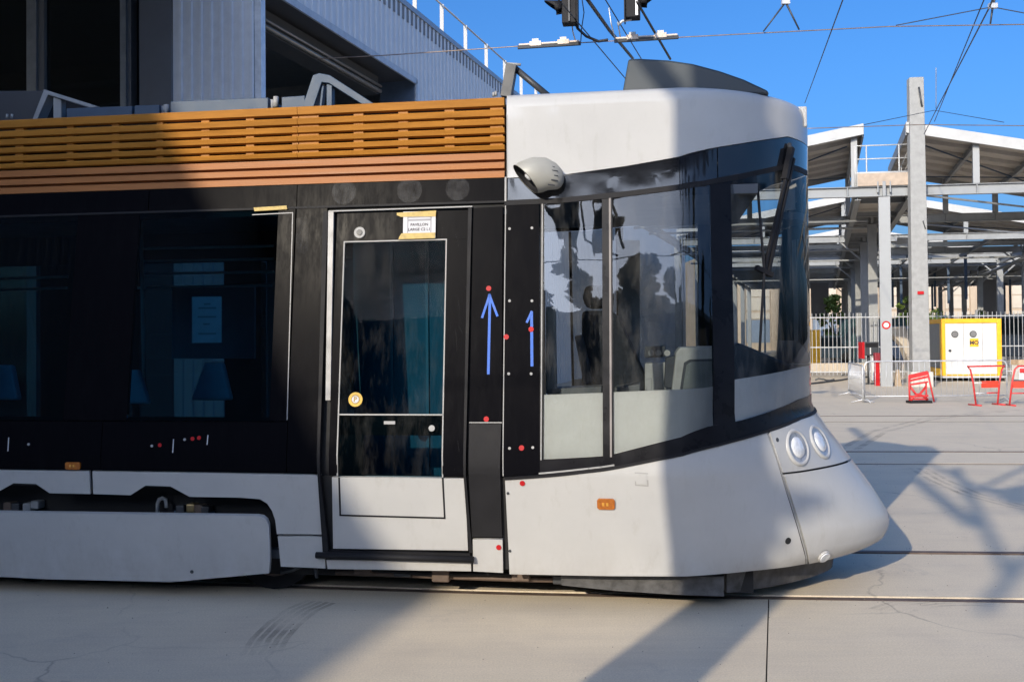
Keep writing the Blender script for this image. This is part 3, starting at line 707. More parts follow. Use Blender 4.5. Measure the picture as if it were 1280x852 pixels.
def lamp(u, z, ra, parent):
    c = So(u, z, .004); n = SN(u, z); x = V((0, 0, 1)).cross(n).normalized(); y = n.cross(x)
    def ring(r, h, nn=28): return [c+(x*math.cos(2*math.pi*k/nn)+y*math.sin(2*math.pi*k/nn))*r+n*h for k in range(nn)]
    def loft(prof, nn=28):
        mb = MB(); R = [ring(r, h, nn) for r, h in prof]; b = []
        for rr in R: b += rr
        mb.add(b, [(i*nn+k, i*nn+(k+1) % nn, (i+1)*nn+(k+1) % nn, (i+1)*nn+k) for i in range(len(R)-1) for k in range(nn)], True); return mb
    h = loft([(ra*1.14, -.004), (ra*1.10, .006), (ra*1.02, .011), (ra*.96, .011), (ra*.90, .006), (ra*.85, .001), (ra*.8, -.006)]).build('headlamp', W, parent)
    loft([(ra*.90, .0045), (ra*.62, .0015), (.001, .0012)]).build('lamp_bowl', plain('lamp_bowl_grey', (.26, .27, .29), .3, var=.3, scale=20, coat=.6), h)
    loft([(ra*.64, .002), (ra*.6, .010), (ra*.35, .016), (.001, .018)]).build('lamp_lens', LENS, h)
lu = [uv(996.5, 559), uv(1024, 552)]
for q in lu: lamp(q[0], q[1], .110, flap)
for q in lu: lamp(2*UC-q[0], q[1], .110, flap)
dot('sensor', 971, 549.5, .014, DG, flap, .006)
q = uv(1029, 694); n = SN(*q); c = So(*q, .0); mb = MB()
fo = MB().disc(c, n, .046, .016, 20).build('fog_lamp', W, bump_); MB().disc(c+n*.015, n, .038, .008, 20).build('fog_lens', LENS, fo)
dot('tow_hole', 985, 675.5, .022, DK, nsd, .003); strip('hatch', UV((794, 590.5), (809.5, 591.5), (810, 607), (794.5, 606)), .007, plain('hatch_line', (.3, .3, .29), .6), nsd, .001, .002, close=True)
skin('hatch_lid', UV((796, 592.5), (808, 593), (808.5, 605), (796.5, 604.5)), W, nsd, .004, .004)
marker(757.5, 629, .055, .034, nsd)
# skirt deflectors under the nose
mb = MB().prism([loc_at(x, y, .30) for x, y in ((701, 719), (905, 720), (905, 745), (850, 743), (770, 738), (702, 731))], (0, .03, 0)); mb.build('track_deflector', plain('scuffed_rubber', (.06, .06, .062), .6, var=.6, scale=14, bmp=.1), T)
pl = UV((919, 719), (960, 716), (1000, 711), (1050, 700)); zpl = .07
plow = []
ul = [uv(919, 735)[0]+(UC-uv(919, 735)[0])*i/12 for i in range(13)]
skin('track_deflector', [(u, .075+.02*(i/12)) for i, u in enumerate(ul)]+[(u, .285) for u in reversed(ul)], MATS['scuffed_rubber'], T, -.10, .04, mirror=True)
MB().box(1.0, 1.5, .45, 1.95, .08, .25).build('underframe', DK, T)
# --- cab interior
MB().box(-.09, -.05, .24, 2.16, .62, 2.70).build('cab_bulkhead', INTD, T)
MB().box(-.05, 1.55, .34, 2.06, 2.66, 2.72).build('cab_ceiling', INTD, T)
def slab(name, pp, y0, dep, mat, bev=.01):
    return MB().prism([loc_at(x, y, y0) for x, y in pp], (0, dep, 0)).build(name, mat, T, bevel=bev)
slab('door_post', ((682, 383), (694, 383), (696, 492), (682, 492)), .32, .05, INTW)
ds = slab('driver_seat', ((727, 388), (764, 388), (774, 398), (806, 470), (806, 500), (727, 500)), .95, .48, SEAT, .03)
slab('headrest', ((731, 357), (762, 356), (766, 366), (763, 384), (732, 385), (728, 372)), 1.02, .34, SEAT, .03)
slab('seat_arm', ((718, 420), (728, 418), (742, 478), (730, 482)), .85, .06, INTD, .01)
slab('sill_shelf', ((684, 486), (752, 483), (752, 492), (684, 493)), .30, .3, INT, .005); slab('sill_shelf', ((768, 484), (800, 480), (800, 490), (768, 490)), .30, .3, INT, .005)
cs = slab('driver_console', ((845, 440), (850, 434), (900, 433), (900, 500), (838, 500)), .55, .5, INTW, .012)
slab('console_screen', ((855, 453), (862, 449), (897, 448), (897, 492), (849, 492)), .545, .01, INTD, .004)
slab('console_screen', ((858, 456), (864, 452), (895, 451), (895, 489), (853, 489)), .543, .004, plain('screen_grey', (.22, .25, .25), .25), .002)
slab('control_panel', ((832, 447), (846, 444), (848, 450), (840, 486), (830, 484)), .62, .25, INTD, .008)
slab('console_base', ((806, 454), (833, 452), (833, 500), (806, 500)), .95, .4, INTW, .01)
sw = slab('switch_box', ((806, 433), (832, 432), (832, 446), (806, 447)), .95, .2, INTD, .006)
for x, m in ((814, INT), (823, INT), (834, INTW)):
    p = loc_at(x, 441, .94); MB().disc(p, (0, -1, 0), .022, .02, 12).build('switch_knob', m, T)
slab('phone_handset', ((807, 473), (815, 473), (815, 490), (807, 490)), .5, .05, INTW, .004)
slab('windscreen_dash', ((916, 432), (924, 428), (1004, 462), (1004, 474), (916, 480)), 1.0, .9, INTD, .02)
slab('sun_visor', ((977, 236), (994, 236), (994, 262), (979, 262)), 1.1, .02, INTW, .003)
slab('cab_mirror', ((888, 232), (897, 230), (898, 262), (890, 266), (885, 250)), .75, .05, INT, .01); slab('cab_mirror', ((902, 240), (909, 245), (908, 285), (903, 296), (898, 284)), .8, .05, INT, .01)
slab('rear_partition', ((772, 300), (800, 300), (800, 480), (772, 480)), 2.0, .03, INTW, .005)
# --- wipers
def on(px, py, off): return So(*uv(px, py), off)
wp = MB().tube([on(985, 180, .008), on(984, 193, .03)], .016, 8).build('wiper_pivot', DG, T)
mb = MB(); mb.bar(on(984, 192, .035), on(950, 342, .03), .02, .02); mb.build('wiper_arm', BR, T); mb = MB(); mb.bar(on(986, 199, .035), on(955, 346, .03), .02, .02); mb.build('wiper_arm', BR, T)
mb = MB(); mb.bar(on(943, 238, .03), on(950, 338, .035), .014, .03); mb.bar(on(950, 338, .035), on(945, 440, .03), .014, .03); mb.bar(on(941, 335, .03), on(958, 345, .045), .03, .03); mb.build('wiper_blade', BR, T)
mb = MB(); mb.bar(on(984, 186, .03), on(976, 225, .03), .04, .03); mb.bar(on(977, 222, .03), on(955, 345, .03), .016, .016); mb.build('wiper_arm', BR, T)
lp = V((1.99, 1.2, 3.12))
MB().box(1.82, 1.957, .98, 1.42, 3.205, 3.35).build('destination_housing', W, T, bevel=.01)
# --- side camera pod
ctr = loc_at(657, 224, .10); n0 = V((-.70, -.27, -.66)).normalized()
rings = [(V((0, 0, 0)), .122, 0), (V((.03, 0, .01)), .130, .05), (V((.09, .02, .035)), .125, .35), (V((.15, .035, .035)), .112, .62), (V((.195, .045, .02)), .09, .82), (V((.225, .055, .008)), .06, .95), (V((.238, .06, .002)), .025, 1), (V((.24, .06, .002)), .002, 1)]
def podring(c, r, t, n=24, sc_=1):
    d = (n0*(1-t)+V((-1, -.1, .08))*t).normalized(); a = d.cross(V((0, 0, 1))).normalized(); b = a.cross(d)
    return [ctr+c+(a*math.cos(2*math.pi*k/n)*.86+b*math.sin(2*math.pi*k/n))*r*.94 for k in range(n)]
def loftm(R, name, mat, parent):
    mb = MB(); n = len(R[0]); b = []
    for r in R: b += r
    mb.add(b, [(i*n+k, i*n+(k+1) % n, (i+1)*n+(k+1) % n, (i+1)*n+k) for i in range(len(R)-1) for k in range(n)], True); return mb.build(name, mat, parent)
pod = loftm([podring(*r) for r in rings], 'side_camera_pod', BE, T)
loftm([podring(V((0, 0, 0)), .125, 0), podring(-n0*.004, .116, 0), podring(n0*-.03, .108, 0)], 'pod_rim', BR, pod)
loftm([podring(-n0*.03, .11, 0), podring(-n0*.03, .001, 0)], 'pod_face', DK, pod)
loftm([podring(-n0*.02, .03, 0), podring(-n0*.01, .02, 0), podring(-n0*.008, .001, 0)], 'camera_lens', LENS, pod)
for py in (208, 213, 219, 225, 231):
    p = loc_at(689+(4 if 210 < py < 228 else 0), py, .055); MB().bar(p+V((-.02, 0, .002)), p+V((.02, .02, -.002)), .004, .006).build('pod_vent', DG, pod)
MB().tube([loc_at(684, 222, .14), loc_at(690, 222, .30)], .05, 12).build('pod_mount', BE, pod)
# --- roof gear
mb = MB().prism([loc_at(x, y, .55) for x, y in ((778, 116), (785.5, 73.5), (800, 73), (835, 75), (866, 79.5), (900, 88.5), (930, 99), (960, 113), (962, 118))], (0, 1.3, 0))
mb.build('roof_fairing', plain('fairing_grey', (.022, .033, .042), .5, var=.1, bmp=.05), T, bevel=.03)
def roofbox(px0, px1, py0, py1, y, dep, mat, sl_=0):
    return MB().prism([loc_at(x, yy, y) for x, yy in ((px0, py1+sl_), (px1, py1), (px1, py0), (px0, py0+sl_))], (0, dep, 0)).build('roof_plate', mat, T, bevel=.004)
for a in ((83, 165, 132.5, 148, 3), (168, 199, 131, 143, 1), (213, 335, 122, 140, 5), (352, 381, 119.5, 134, 2)): roofbox(a[0], a[1], a[2], a[3], .45, .9, GM, a[4])
for px, py in ((340, 125), (345, 121), (203, 133), (208, 131), (167, 138)):
    p = loc_at(px, py+8, .5); MB().tube([p-V((0, 0, .03)), p+V((0, 0, .045))], .02, 8).build('roof_connector', SV, T)
def frame(pp, y, wd, mat, name='roof_bracket'):
    mb = MB()
    for a, b in pp: mb.bar(loc_at(*a, y), loc_at(*b, y), wd, .09, (0, 1, 0))
    return mb.build(name, mat, T)
def plate(pp, y, dep, mat, name='roof_bracket'): return MB().prism([loc_at(a, b, y) for a, b in pp], (0, dep, 0)).build(name, mat, T, bevel=.004)
plate(((40, 150), (55, 111.5), (62, 114), (124, 133.5), (111, 134.5), (60, 118.5), (46, 150)), .45, .10, STL); plate(((66.5, 121), (76.5, 124), (76.5, 152), (66.5, 152)), .47, .06, STL, 'bracket_post')
MB().prism([loc_at(x, y, .50) for x, y in ((-60, 114), (58, 113), (40, 152), (-60, 155))], (0, .9, 0)).build('roof_equipment_box', plain('equipment_navy', (.018, .022, .03), .5), T, bevel=.01)
plate(((377, 136), (391, 94), (399, 91.5), (412, 94), (468, 130), (452, 130), (411, 104), (402, 103), (391, 136)), .45, .10, GM); plate(((408, 104), (415, 107), (415, 135), (408, 135)), .47, .06, GM, 'bracket_post'); plate(((402, 106), (405, 108), (402, 134), (399, 134)), .47, .05, GM, 'bracket_post')
frame([((633, 122), (640, 82))], .60, .07, DG); MB().tube([loc_at(642, 84, .62), loc_at(690, 124, .62)], .022, 8).build('roof_stay', DG, T)
mb = MB(); mb.tube([loc_at(634, 80, .6), loc_at(651, 81, .6)], .01, 6); mb.build('roof_pin', SV, T)
for px, py in ((9, 148), (15, 148), (620, 120), (617, 121)): 
    p = loc_at(px, py, .36); MB().tube([p, p+V((0, 0, .03))], .009, 6).build('roof_bolt', SV, T)

#DEBUG
# ================================================================== DEPOT HALL on the left (its eave also throws the shade on the tram)
HA = math.radians(17.0); H1 = V((math.cos(math.radians(8)), -math.sin(math.radians(8)), 0)); H2 = V((math.sin(HA), math.cos(HA), 0))
HC = V((-4.36, 17, 0)); UPV = V((0, 0, 1))
EAVE = 9.75
def hf(t, z, out=0): return HC+H2*t+UPV*z+V((H2.y, -H2.x, 0))*out       # on the long face, t metres from the corner
def ff(s, z, out=0): return HC-H1*s+UPV*z-V((H1.y*-1, H1.x, 0))*out      # on the end face, s metres left of the corner
HN = V((H2.y, -H2.x, 0)); FN = V((H1.y, -H1.x, 0))
hall = empty('depot_hall', (0, 0, 0), 0, 'grey-blue corrugated tram depot hall with a dark open gateway behind the tram', 'building')
def corr(mb, p0, p1, z0a, z0b, z1a, z1b, nrm, pitch=.26, dep=.035):
    """Trapezoid-ribbed sheet from p0 to p1, bottom and top heights given at both ends."""
    L = (p1-p0).length; n = max(1, int(L/pitch)); d = (p1-p0)/L; pts = []
    for i in range(n):
        for f, o in ((0, 0), (.52, 0), (.62, dep), (.90, dep)): pts.append(((i+f)*L/n, o))
    pts.append((L, 0)); b = []
    for s_, o in pts:
        t = s_/L; q = p0+d*s_+nrm*o; b += [V((q.x, q.y, z0a+(z0b-z0a)*t)), V((q.x, q.y, z1a+(z1b-z1a)*t))]
    mb.add(b, [(2*i, 2*i+2, 2*i+3, 2*i+1) for i in range(len(pts)-1)]); return mb
OT0, OT1, OZ = .12, 7.0, 8.02
mb = MB(); corr(mb, hf(OT0, 0), hf(OT1, 0), OZ+.05, OZ+.05, 9.62, 9.62, HN); corr(mb, hf(OT1, 0), hf(60, 0), .0, .0, 9.62, 9.62, HN); mb.build('corrugated_wall', CLAD, hall)
sP = (ff(0, 0)-ff(1.62, 0)).length
mb = MB(); corr(mb, ff(1.60, 0), ff(.10, 0), 0, 0, 9.6, 9.6, FN, .185, .03); mb.build('corrugated_wall', plain('pier_sheet', (.80, .81, .83), .38, metal=.15, var=.05), hall)
MB().obox(ff(.10, 0, 0)-FN*.02, H1*.12, -FN*.20+V((0, 0, 0)), UPV*9.6).build('corner_trim', plain('corner_sheet', (.76, .77, .79), .4, metal=.15), hall)
MB().obox(ff(2.22, 0)+FN*.03, H1*.60, -FN*.5, UPV*9.2).build('pier', PIER, hall)
MB().obox(ff(2.52, 0)-FN*.4, H1*.30, -FN*.2, UPV*9.2).build('pier_return', DK, hall)
for s_, wd in ((2.66, .20), (4.48, .34), (8.6, .3), (12.6, .3)):
    m_ = MB().obox(ff(s_, 0)-FN*.10, H1*wd*.55, -FN*.2, UPV*9.2).build('mullion', MULL, hall); MB().obox(ff(s_-wd*.55, 0)-FN*.14, H1*wd*.4, -FN*.2, UPV*9.2).build('mullion_return', PIER, m_)
for a, b in ((2.66, 4.28), (4.48, 8.4), (8.6, 12.4)): MB().obox(ff(b, 1.0)-FN*.22, H1*(b-a), -FN*.02, UPV*8.2).build('window_pane', GBLD, hall)
mb = MB()
for zz in (3.6, 4.9, 6.3): mb.obox(ff(13, zz)-FN*2.6, H1*10, -FN*.12, UPV*.12)
mb.obox(ff(13, 3.2)-FN*3.2, H1*10, -FN*.2, UPV*.9)
mb.build('interior_rail', plain('hall_interior', (.26, .23, .21), .8), hall)
# gateway: soffit, reveals, shutter box, dark inside
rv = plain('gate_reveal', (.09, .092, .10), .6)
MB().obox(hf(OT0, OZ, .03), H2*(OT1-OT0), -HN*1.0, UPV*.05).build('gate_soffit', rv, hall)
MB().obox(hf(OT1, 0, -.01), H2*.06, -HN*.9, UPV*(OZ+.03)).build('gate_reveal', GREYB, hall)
MB().obox(hf(OT0, OZ-.10, .05), H2*(OT1-OT0+.08), -HN*.05, UPV*.14).build('gate_trim', plain('trim_light', (.5, .53, .57), .4), hall); MB().obox(hf(OT1, 0, .05), H2*.08, -HN*.05, UPV*OZ).build('gate_trim', MATS['trim_light'], hall)
sb = MB(); sb.obox(hf(OT0, OZ-.52, -.55), H2*(OT1-OT0-.9), -HN*.5, UPV*.42); sb.build('shutter_box', plain('shutter_grey', (.08, .08, .08), .5), hall)
sb = MB(); sb.tube([hf(OT0, OZ-.45, -.5), hf(OT1-.9, OZ-.45, -.5)], .05, 8); sb.tube([hf(OT0, OZ-.34, -.47), hf(OT1-.9, OZ-.34, -.47)], .03, 8); sb.build('shutter_rail', plain('shutter_tan', (.34, .30, .25), .4, metal=.5), hall)
sb = MB()
for t in (1.5, 3.1, 4.9): sb.obox(hf(t, OZ-1.0, -3.2), H2*.25, -HN*6, UPV*.35)
sb.obox(hf(-2, 6.2, -6), H2*12, -HN*.3, UPV*.5); sb.build('crane_beam', plain('crane_grey', (.28, .27, .26), .7), hall)
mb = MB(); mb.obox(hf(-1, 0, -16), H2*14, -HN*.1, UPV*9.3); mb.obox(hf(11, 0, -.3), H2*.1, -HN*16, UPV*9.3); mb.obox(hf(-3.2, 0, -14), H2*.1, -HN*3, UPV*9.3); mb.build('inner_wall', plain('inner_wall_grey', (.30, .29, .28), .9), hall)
MB().obox(hf(7.3, 0, -.9), H2*.3, -HN*.3, UPV*7.2).build('gate_post', MULL, hall)
# roof: one eave line running past the tram towards the camera side; the wing it covers stands left of the picture
mb = MB(); mb.obox(hf(-64, 9.3, .02), H2*125, -HN*22, UPV*.33); mb.obox(hf(-64, 9.40, 1.34), H2*57, -HN*1.31, UPV*.35); mb.build('hall_roof', plain('roof_grey', (.22, .23, .24), .7), hall)
MB().obox(hf(-6.9, 9.62, .06), H2*68, -HN*.3, UPV*.13).build('parapet_cap', plain('cap_grey', (.34, .38, .43), .4, metal=.2), hall)
mb = MB(); corr(mb, hf(-64, 0), hf(-8.4, 0), 0, 0, 9.3, 9.3, HN); mb.obox(hf(-64, 0, -.05), H2*.1, -HN*20, UPV*9.3); mb.build('wing_wall', CLAD, hall)
rt = [i*1.9+2.2 for i in range(20)]
rl = MB(); rl.tube([hf(rt[0], EAVE+1.05, -.35), hf(rt[-1], EAVE+1.05, -.35)], .025, 6); rl.tube([hf(rt[0], EAVE+.12, -.2), hf(rt[-1], EAVE+.12, -.2)], .018, 6); rl.build('roof_rail', FAS, hall)
p0 = None
for t in rt:
    me = MB().obox((-.05, -.05, 0), (.10, 0, 0), (0, .10, 0), (0, 0, 1.05)) if p0 is None else None
    if p0 is None: p0 = me.build('rail_post', FAS, hall, hf(t, EAVE, -.35))
    else: link('rail_post', p0.data, hall, hf(t, EAVE, -.35))
# second block behind the camera side (seen only in the tram's glass)

# ================================================================== STEEL HALL under construction, right
SB = 8.5; G0 = atZ(1108.5, 482.5)
G1 = V((math.cos(math.radians(8)), -math.sin(math.radians(8)), 0)); GA2 = math.radians(17.6); G2 = V((math.sin(GA2), math.cos(GA2), 0))
def gq(a, b, z): return G0+G1*a+G2*(b*SB)+UPV*z
sh = empty('steel_hall', G0, 0, 'open steel frame hall with pitched grey roofs standing behind the fence', 'building')
def sbuild(mb, name, mat, bevel=0):
    o = mb.build(name, mat, sh); o.location = -G0; return o
NB = 8
BZ = 6.55
for b in range(NB+1):
    for a in (0, 9.2, -9.2, 18.4):
        if a == -9.2 and b < 2: continue
        if a == 18.4 and b < 3: continue
        mb = MB(); mb.bar(gq(a, b, 0), gq(a, b, BZ-.2), .36, .36, G2)
        sbuild(mb, 'column', STL if b else STW)
        mb = MB(); mb.bar(gq(a, b, BZ-.18), gq(a, b, BZ+.32), .10, .42, G2); mb.bar(gq(a-.2, b, BZ-.05), gq(a-.2, b, BZ+.32), .04, .4, G2); mb.bar(gq(a+.2, b, BZ-.05), gq(a+.2, b, BZ+.32), .04, .4, G2)
        sbuild(mb, 'column_head', STL)
    mb = MB(); mb.ibeam(gq(-9.5, b, BZ), gq(27, b, BZ), .22, .34); sbuild(mb, 'cross_beam', STW if b == 0 else STL)
    mb = MB()
    for a in (-5.4, -1.2, 2.95, 4.9, 10.4, 14): mb.bar(gq(a, b, BZ-.16), gq(a, b, BZ+.16), .20, .03, G1)
    sbuild(mb, 'web_stiffener', STL)
for a in (-.85, .85, 9.2, 18.4, -9.2):
    mb = MB(); mb.ibeam(gq(a, 0, BZ-.1), gq(a, NB, BZ-.1), .2, .34); sbuild(mb, 'long_beam', STL)
for b2 in range(2*NB):
    mb = MB(); mb.ibeam(gq(-.85, b2/2+.25, BZ-.02), gq(.85, b2/2+.25, BZ-.02), .14, .2); sbuild(mb, 'walkway_joist', STL)
mb = MB(); mb.prism([gq(-.95, 0.02, BZ+.19), gq(.95, .02, BZ+.19), gq(.95, NB, BZ+.19), gq(-.95, NB, BZ+.19)], (0, 0, .06)); sbuild(mb, 'walkway_deck', RFU)
mb = MB(); mb.prism([gq(-.85, -.02, BZ+.18), gq(.80, -.02, BZ+.18), gq(.80, .0, BZ+.18), gq(-.85, 0, BZ+.18)], (0, 0, .42)); sbuild(mb, 'walkway_fascia', plain('timber_fascia', (.38, .30, .23), .7))
rr = MB()
for z in (.62, 1.1, 1.55): rr.tube([gq(-.95, -.01, BZ+z), gq(.80, -.01, BZ+z)], .022 if z > .7 else .05, 6)
for a in (-.92, -.55, .5, .80): rr.tube([gq(a, -.01, BZ+.18), gq(a, -.01, BZ+1.55)], .025 if a != -.92 else .05, 6)
for a in (-.92, .9):
    for z in (1.1, 1.55): rr.tube([gq(a, 0, BZ+z), gq(a, NB, BZ+z)], .02, 6)
    for k in range(16): rr.tube([gq(a, k/2, BZ+.2), gq(a, k/2, BZ+1.55)], .02, 5)
sbuild(rr, 'walkway_railing', FAS)
for b in range(2, NB):
    mb = MB(); mb.ibeam(gq(-9.2, b+.5, BZ), gq(27, b+.5, BZ), .16, .26); sbuild(mb, 'cross_beam', STL)
    for a in (3.1, 6.2, 12.3, 15.4):
        mb = MB(); mb.ibeam(gq(a, b, BZ-.05), gq(a, b+1, BZ-.05), .14, .2); sbuild(mb, 'long_beam', STL)
    for a in (0, 9.2):
        mb = MB(); mb.bar(gq(a, b, BZ-1.2), gq(a+1.2, b, BZ-.1), .08, .08); sbuild(mb, 'knee_brace', STL); mb = MB(); mb.bar(gq(a, b, BZ-1.2), gq(a-1.2, b, BZ-.1), .08, .08); sbuild(mb, 'knee_brace', STL)
for b in (0, 1):
    mb = MB(); mb.bar(gq(.85, b, BZ-.1), gq(9.2, b+1, BZ-.1), .06, .06); sbuild(mb, 'floor_brace', STL)
RZ = 8.78
def zroof(a):
    for a0, a1, z0, z1 in RF:
        if a0-.01 <= a <= a1+.01: return z0+(z1-z0)*(a-a0)/(a1-a0)
    return RZ
RF = [(-9.2, -.66, RZ-1.6, RZ), (.74, 9.0, RZ, RZ-1.62), (9.4, 17.6, RZ-1.6, RZ), (19.2, 27, RZ, RZ-1.6)]
for b in (0, 2, 4, 5, 6, 7):
    for a0, a1, z0, z1 in RF:
        if b == 0 and a0 > 5: continue
        mb = MB(); q = [gq(a0, b-.03, z0), gq(a1, b-.03, z1), gq(a1, b+1.05, z1), gq(a0, b+1.05, z0)]
        mb.prism([p-UPV*.12 for p in q], (0, 0, .12)); sbuild(mb, 'roof_panel', RFU)
        mb = MB(); mb.prism([gq(a0-.02, b-.045, z0-.34), gq(a1+.02, b-.045, z1-.34), gq(a1+.02, b-.045, z1+.02), gq(a0-.02, b-.045, z0+.02)], G2*.12); sbuild(mb, 'roof_fascia', FAS)
        hi = a1 if z1 > z0 else a0
        mb = MB(); mb.bar(gq(hi, b-.03, RZ-.2), gq(hi, b+1.05, RZ-.2), .06, .4); sbuild(mb, 'roof_edge', STL)
        mb = MB(); mb.bar(gq(a0, b+1.04, z0-.2), gq(a1, b+1.04, z1-.2), .06, .3); sbuild(mb, 'rafter', STL)
        for f in (.15, .33, .5, .67, .85):
            mb = MB(); mb.bar(gq(a0, b+f, z0-.19), gq(a1, b+f, z1-.19), .07, .14); sbuild(mb, 'purlin', RFU)
        for a in ([a0+.3, (a0+a1)/2, a1-.3] if b else [a for a in (-5.0, -.95, 2.95, 4.9, 8.6) if a0 < a < a1]):
            z = z0+(z1-z0)*(a-a0)/(a1-a0)
            mb = MB(); mb.ibeam(gq(a, b, z-.30), gq(a, b+1.03, z-.30), .12, .22); sbuild(mb, 'rafter', STL)
            for bb in (0, 1):
                mb = MB(); mb.bar(gq(a, b+bb, BZ+.18), gq(a, b+bb, z-.13 if bb == 0 else z-.2), .2, .2, G2); sbuild(mb, 'roof_post', STW if b+bb == 0 else STL)
        mb = MB(); a_ = (a0+a1)/2; mb.bar(gq(a0+.5, b+.1, z0+(z1-z0)*.06-.4), gq(a1-.5, b+.95, z1-(z1-z0)*.06-.4), .04, .04); mb.bar(gq(a1-.5, b+.1, z1-(z1-z0)*.06-.42), gq(a0+.5, b+.95, z0+(z1-z0)*.06-.42), .04, .04); sbuild(mb, 'wind_brace', GM)
mb = MB()
for b, z in ((.4, 5.9), (.8, 6.0), (1.5, 5.6), (2.4, 5.7), (3.3, 5.8), (4.2, 5.5), (5, 5.7)):
    mb.tube([gq(-9, b, z), gq(-.4 if b < 2 else 12, b, z+.05)], .05, 6)
mb.tube([gq(9.0, 0, 6.0), gq(8.6, 7, 5.7)], .1, 6); mb.tube([gq(8.6, 1, 5.9), gq(8.2, 7, 5.5)], .06, 6); sbuild(mb, 'service_pipe', STL)
for b in (3, 4, 5, 6):
    for a in (3.2, 6.3, 13.2):
        mb = MB(); mb.bar(gq(a, b+.3, 3.8 if a < 13 else 3.0), gq(a, b+.3, BZ), .16, .16, G2); sbuild(mb, 'hanger', GM)
for a, wd, z0 in ((-3.0, 1.5, 3.1), (4.1, 2.1, 3.3), (11, 1.2, 0)):
    mb = MB(); mb.obox(gq(a, 6.3, z0), G1*wd, G2*.4, UPV*(6.4-z0)); sbuild(mb, 'shaft_wall', PIER)
for a in (-7.5, -5.5, -3.4, 1.6, 6.9, 8.1, 12.4, 14.6, 16.5):
    mb = MB(); mb.bar(gq(a, 7.6, 0), gq(a, 7.6, BZ), .18, .18, G2); sbuild(mb, 'column', GM)
cl = atY(1093, 291, G0.y+8); mb = MB(); mb.obox(gq(.3, .98, 5.55), G1*.35, G2*.2, UPV*.22); mb.obox(gq(1.0, .98, 5.5), G1*.5, G2*.2, UPV*.26); sbuild(mb, 'floodlight', STW)
tg = MB().disc(gq(0, 0, 2.05)-G2*.18, -G2, .14, .01, 16); tg = sbuild(tg, 'round_sign', RD); 
MB().disc(gq(.0, 0, 2.05)-G2*.188, -G2, .085, .006, 14).build('sign_face', WHP, tg)

# ================================================================== CONCRETE POLES
def pole(name, base, h, w0, label, plinth=.5):
    r = empty(name, base, -.14, label, 'pole', 'concrete catenary poles')
    mb = MB(); w1 = w0*.82; P = []
    for z, ww in ((plinth, w0), (h, w1)):
        q = ww/2; P += [(-q, -q*.8, z), (q, -q*.8, z), (q, q*.8, z), (-q, q*.8, z)]
    mb.add(P, [(0, 1, 5, 4), (1, 2, 6, 5), (2, 3, 7, 6), (3, 0, 4, 7), (4, 5, 6, 7), (3, 2, 1, 0)]); mb.build('shaft', CON, r, bevel=.02)
    MB().box(-w0*.62, w0*.62, -w0*.55, w0*.55, 0, plinth).build('plinth', plain('plinth_concrete', (.5, .47, .42), .9), r, bevel=.015)
    return r
pb = atZ(1150, 483); cp = pole('concrete_pole', pb, 10.25, .56, 'tall square pale concrete catenary pole left of the yellow cabin')
MB().box(-.10, .10, -.262, -.258, 3.05, 3.15).build('pole_label', RD, cp); 
mb = MB(); mb.tube([(.05, -.24, 9.9), (.13, -.24, 9.3), (.2, -.1, 9.2)], .03, 6); mb.build('wire_bracket', DG, cp); MB().tube([(.32, 0, 5.6), (.12, -.22, 5.45), (.2, -.2, 5.2)], .02, 6).build('wire_bracket', DG, cp)
sp = V((1.62, 6.0, 0)); sp2 = V((-2.15, -.95, 0))
pole('concrete_pole', V((-2.63, -.9, 0)), 7.0, .48, 'concrete catenary pole beside the camera whose shadow crosses the paving and tram nose')

# ================================================================== FENCE behind the yard
FY = 41.0
fr_ = empty('railing_fence', atZ(1000, 471), 0, 'long pale metal railing fence with vertical bars across the yard', 'fence')
F0 = atZ(985, 471.5); F1 = atZ(1330, 470.0); fd = (F1-F0); FL = fd.length; fd.normalize(); fo_ = fr_.location
pk = MB().box(-.009, .009, -.012, .012, .08, 2.62).build('picket', GAL, fr_, F0-fo_)
n = int(FL/.165)
for i in range(1, n): link('picket', pk.data, fr_, F0+fd*(i*.165)-fo_)
for z in (.22, 1.9*.62+.05, 2.45):
    mb = MB(); mb.bar(F0+UPV*z-fo_, F1+UPV*z-fo_, .04, .04); mb.build('rail', GAL, fr_)
for i in range(int(FL/2.5)+1):
    p = F0+fd*(i*2.5)-fo_; mb = MB(); mb.bar(p+V((0, .05, 0)), p+V((0, .05, 2.7)), .07, .07, (0, 1, 0)); mb.build('post', STL, fr_)

# ================================================================== YELLOW CABIN
cb = atZ(1177, 476.5); cr = atZ(1250, 475.5); cw_ = 2.10
ca = empty('site_cabin', cb, -.12, 'white site cabin with a bright yellow frame and double doors', 'cabin')
H = 2.28; Wd = 2.12; Dp = 2.0; z0 = .20
fm = MB()
for x in (0, Wd-.16):
    for y in (0, Dp-.16): fm.box(x, x+.16, y, y+.16, z0, H)
for y in (0, Dp-.16): fm.box(.16, Wd-.16, y, y+.16, H-.16, H-.004); fm.box(.16, Wd-.16, y+.03, y+.16, z0, z0+.05)
for x in (0, Wd-.16): fm.box(x, x+.16, .16, Dp-.16, H-.16, H-.004); fm.box(x, x+.16, .16, Dp-.16, z0, z0+.28)
fm.build('frame', YL, ca, bevel=.015)
MB().box(.10, Wd-.1, .1, Dp-.1, H-.1, H+.01).build('roof', YL, ca)
for x0, x1 in ((.165, .80), (.81, 1.46), (1.47, Wd-.165)): MB().box(x0, x1, .04, .08, z0+.06, H-.165).build('door_leaf' if x1 < 1.5 else 'front_panel', WHP, ca, bevel=.006)
MB().box(.03, .06, .165, Dp-.165, z0+.29, H-.165).build('side_panel', INT, ca); MB().box(Wd-.06, Wd-.03, .165, Dp-.165, z0+.29, H-.165).build('side_panel', INT, ca)
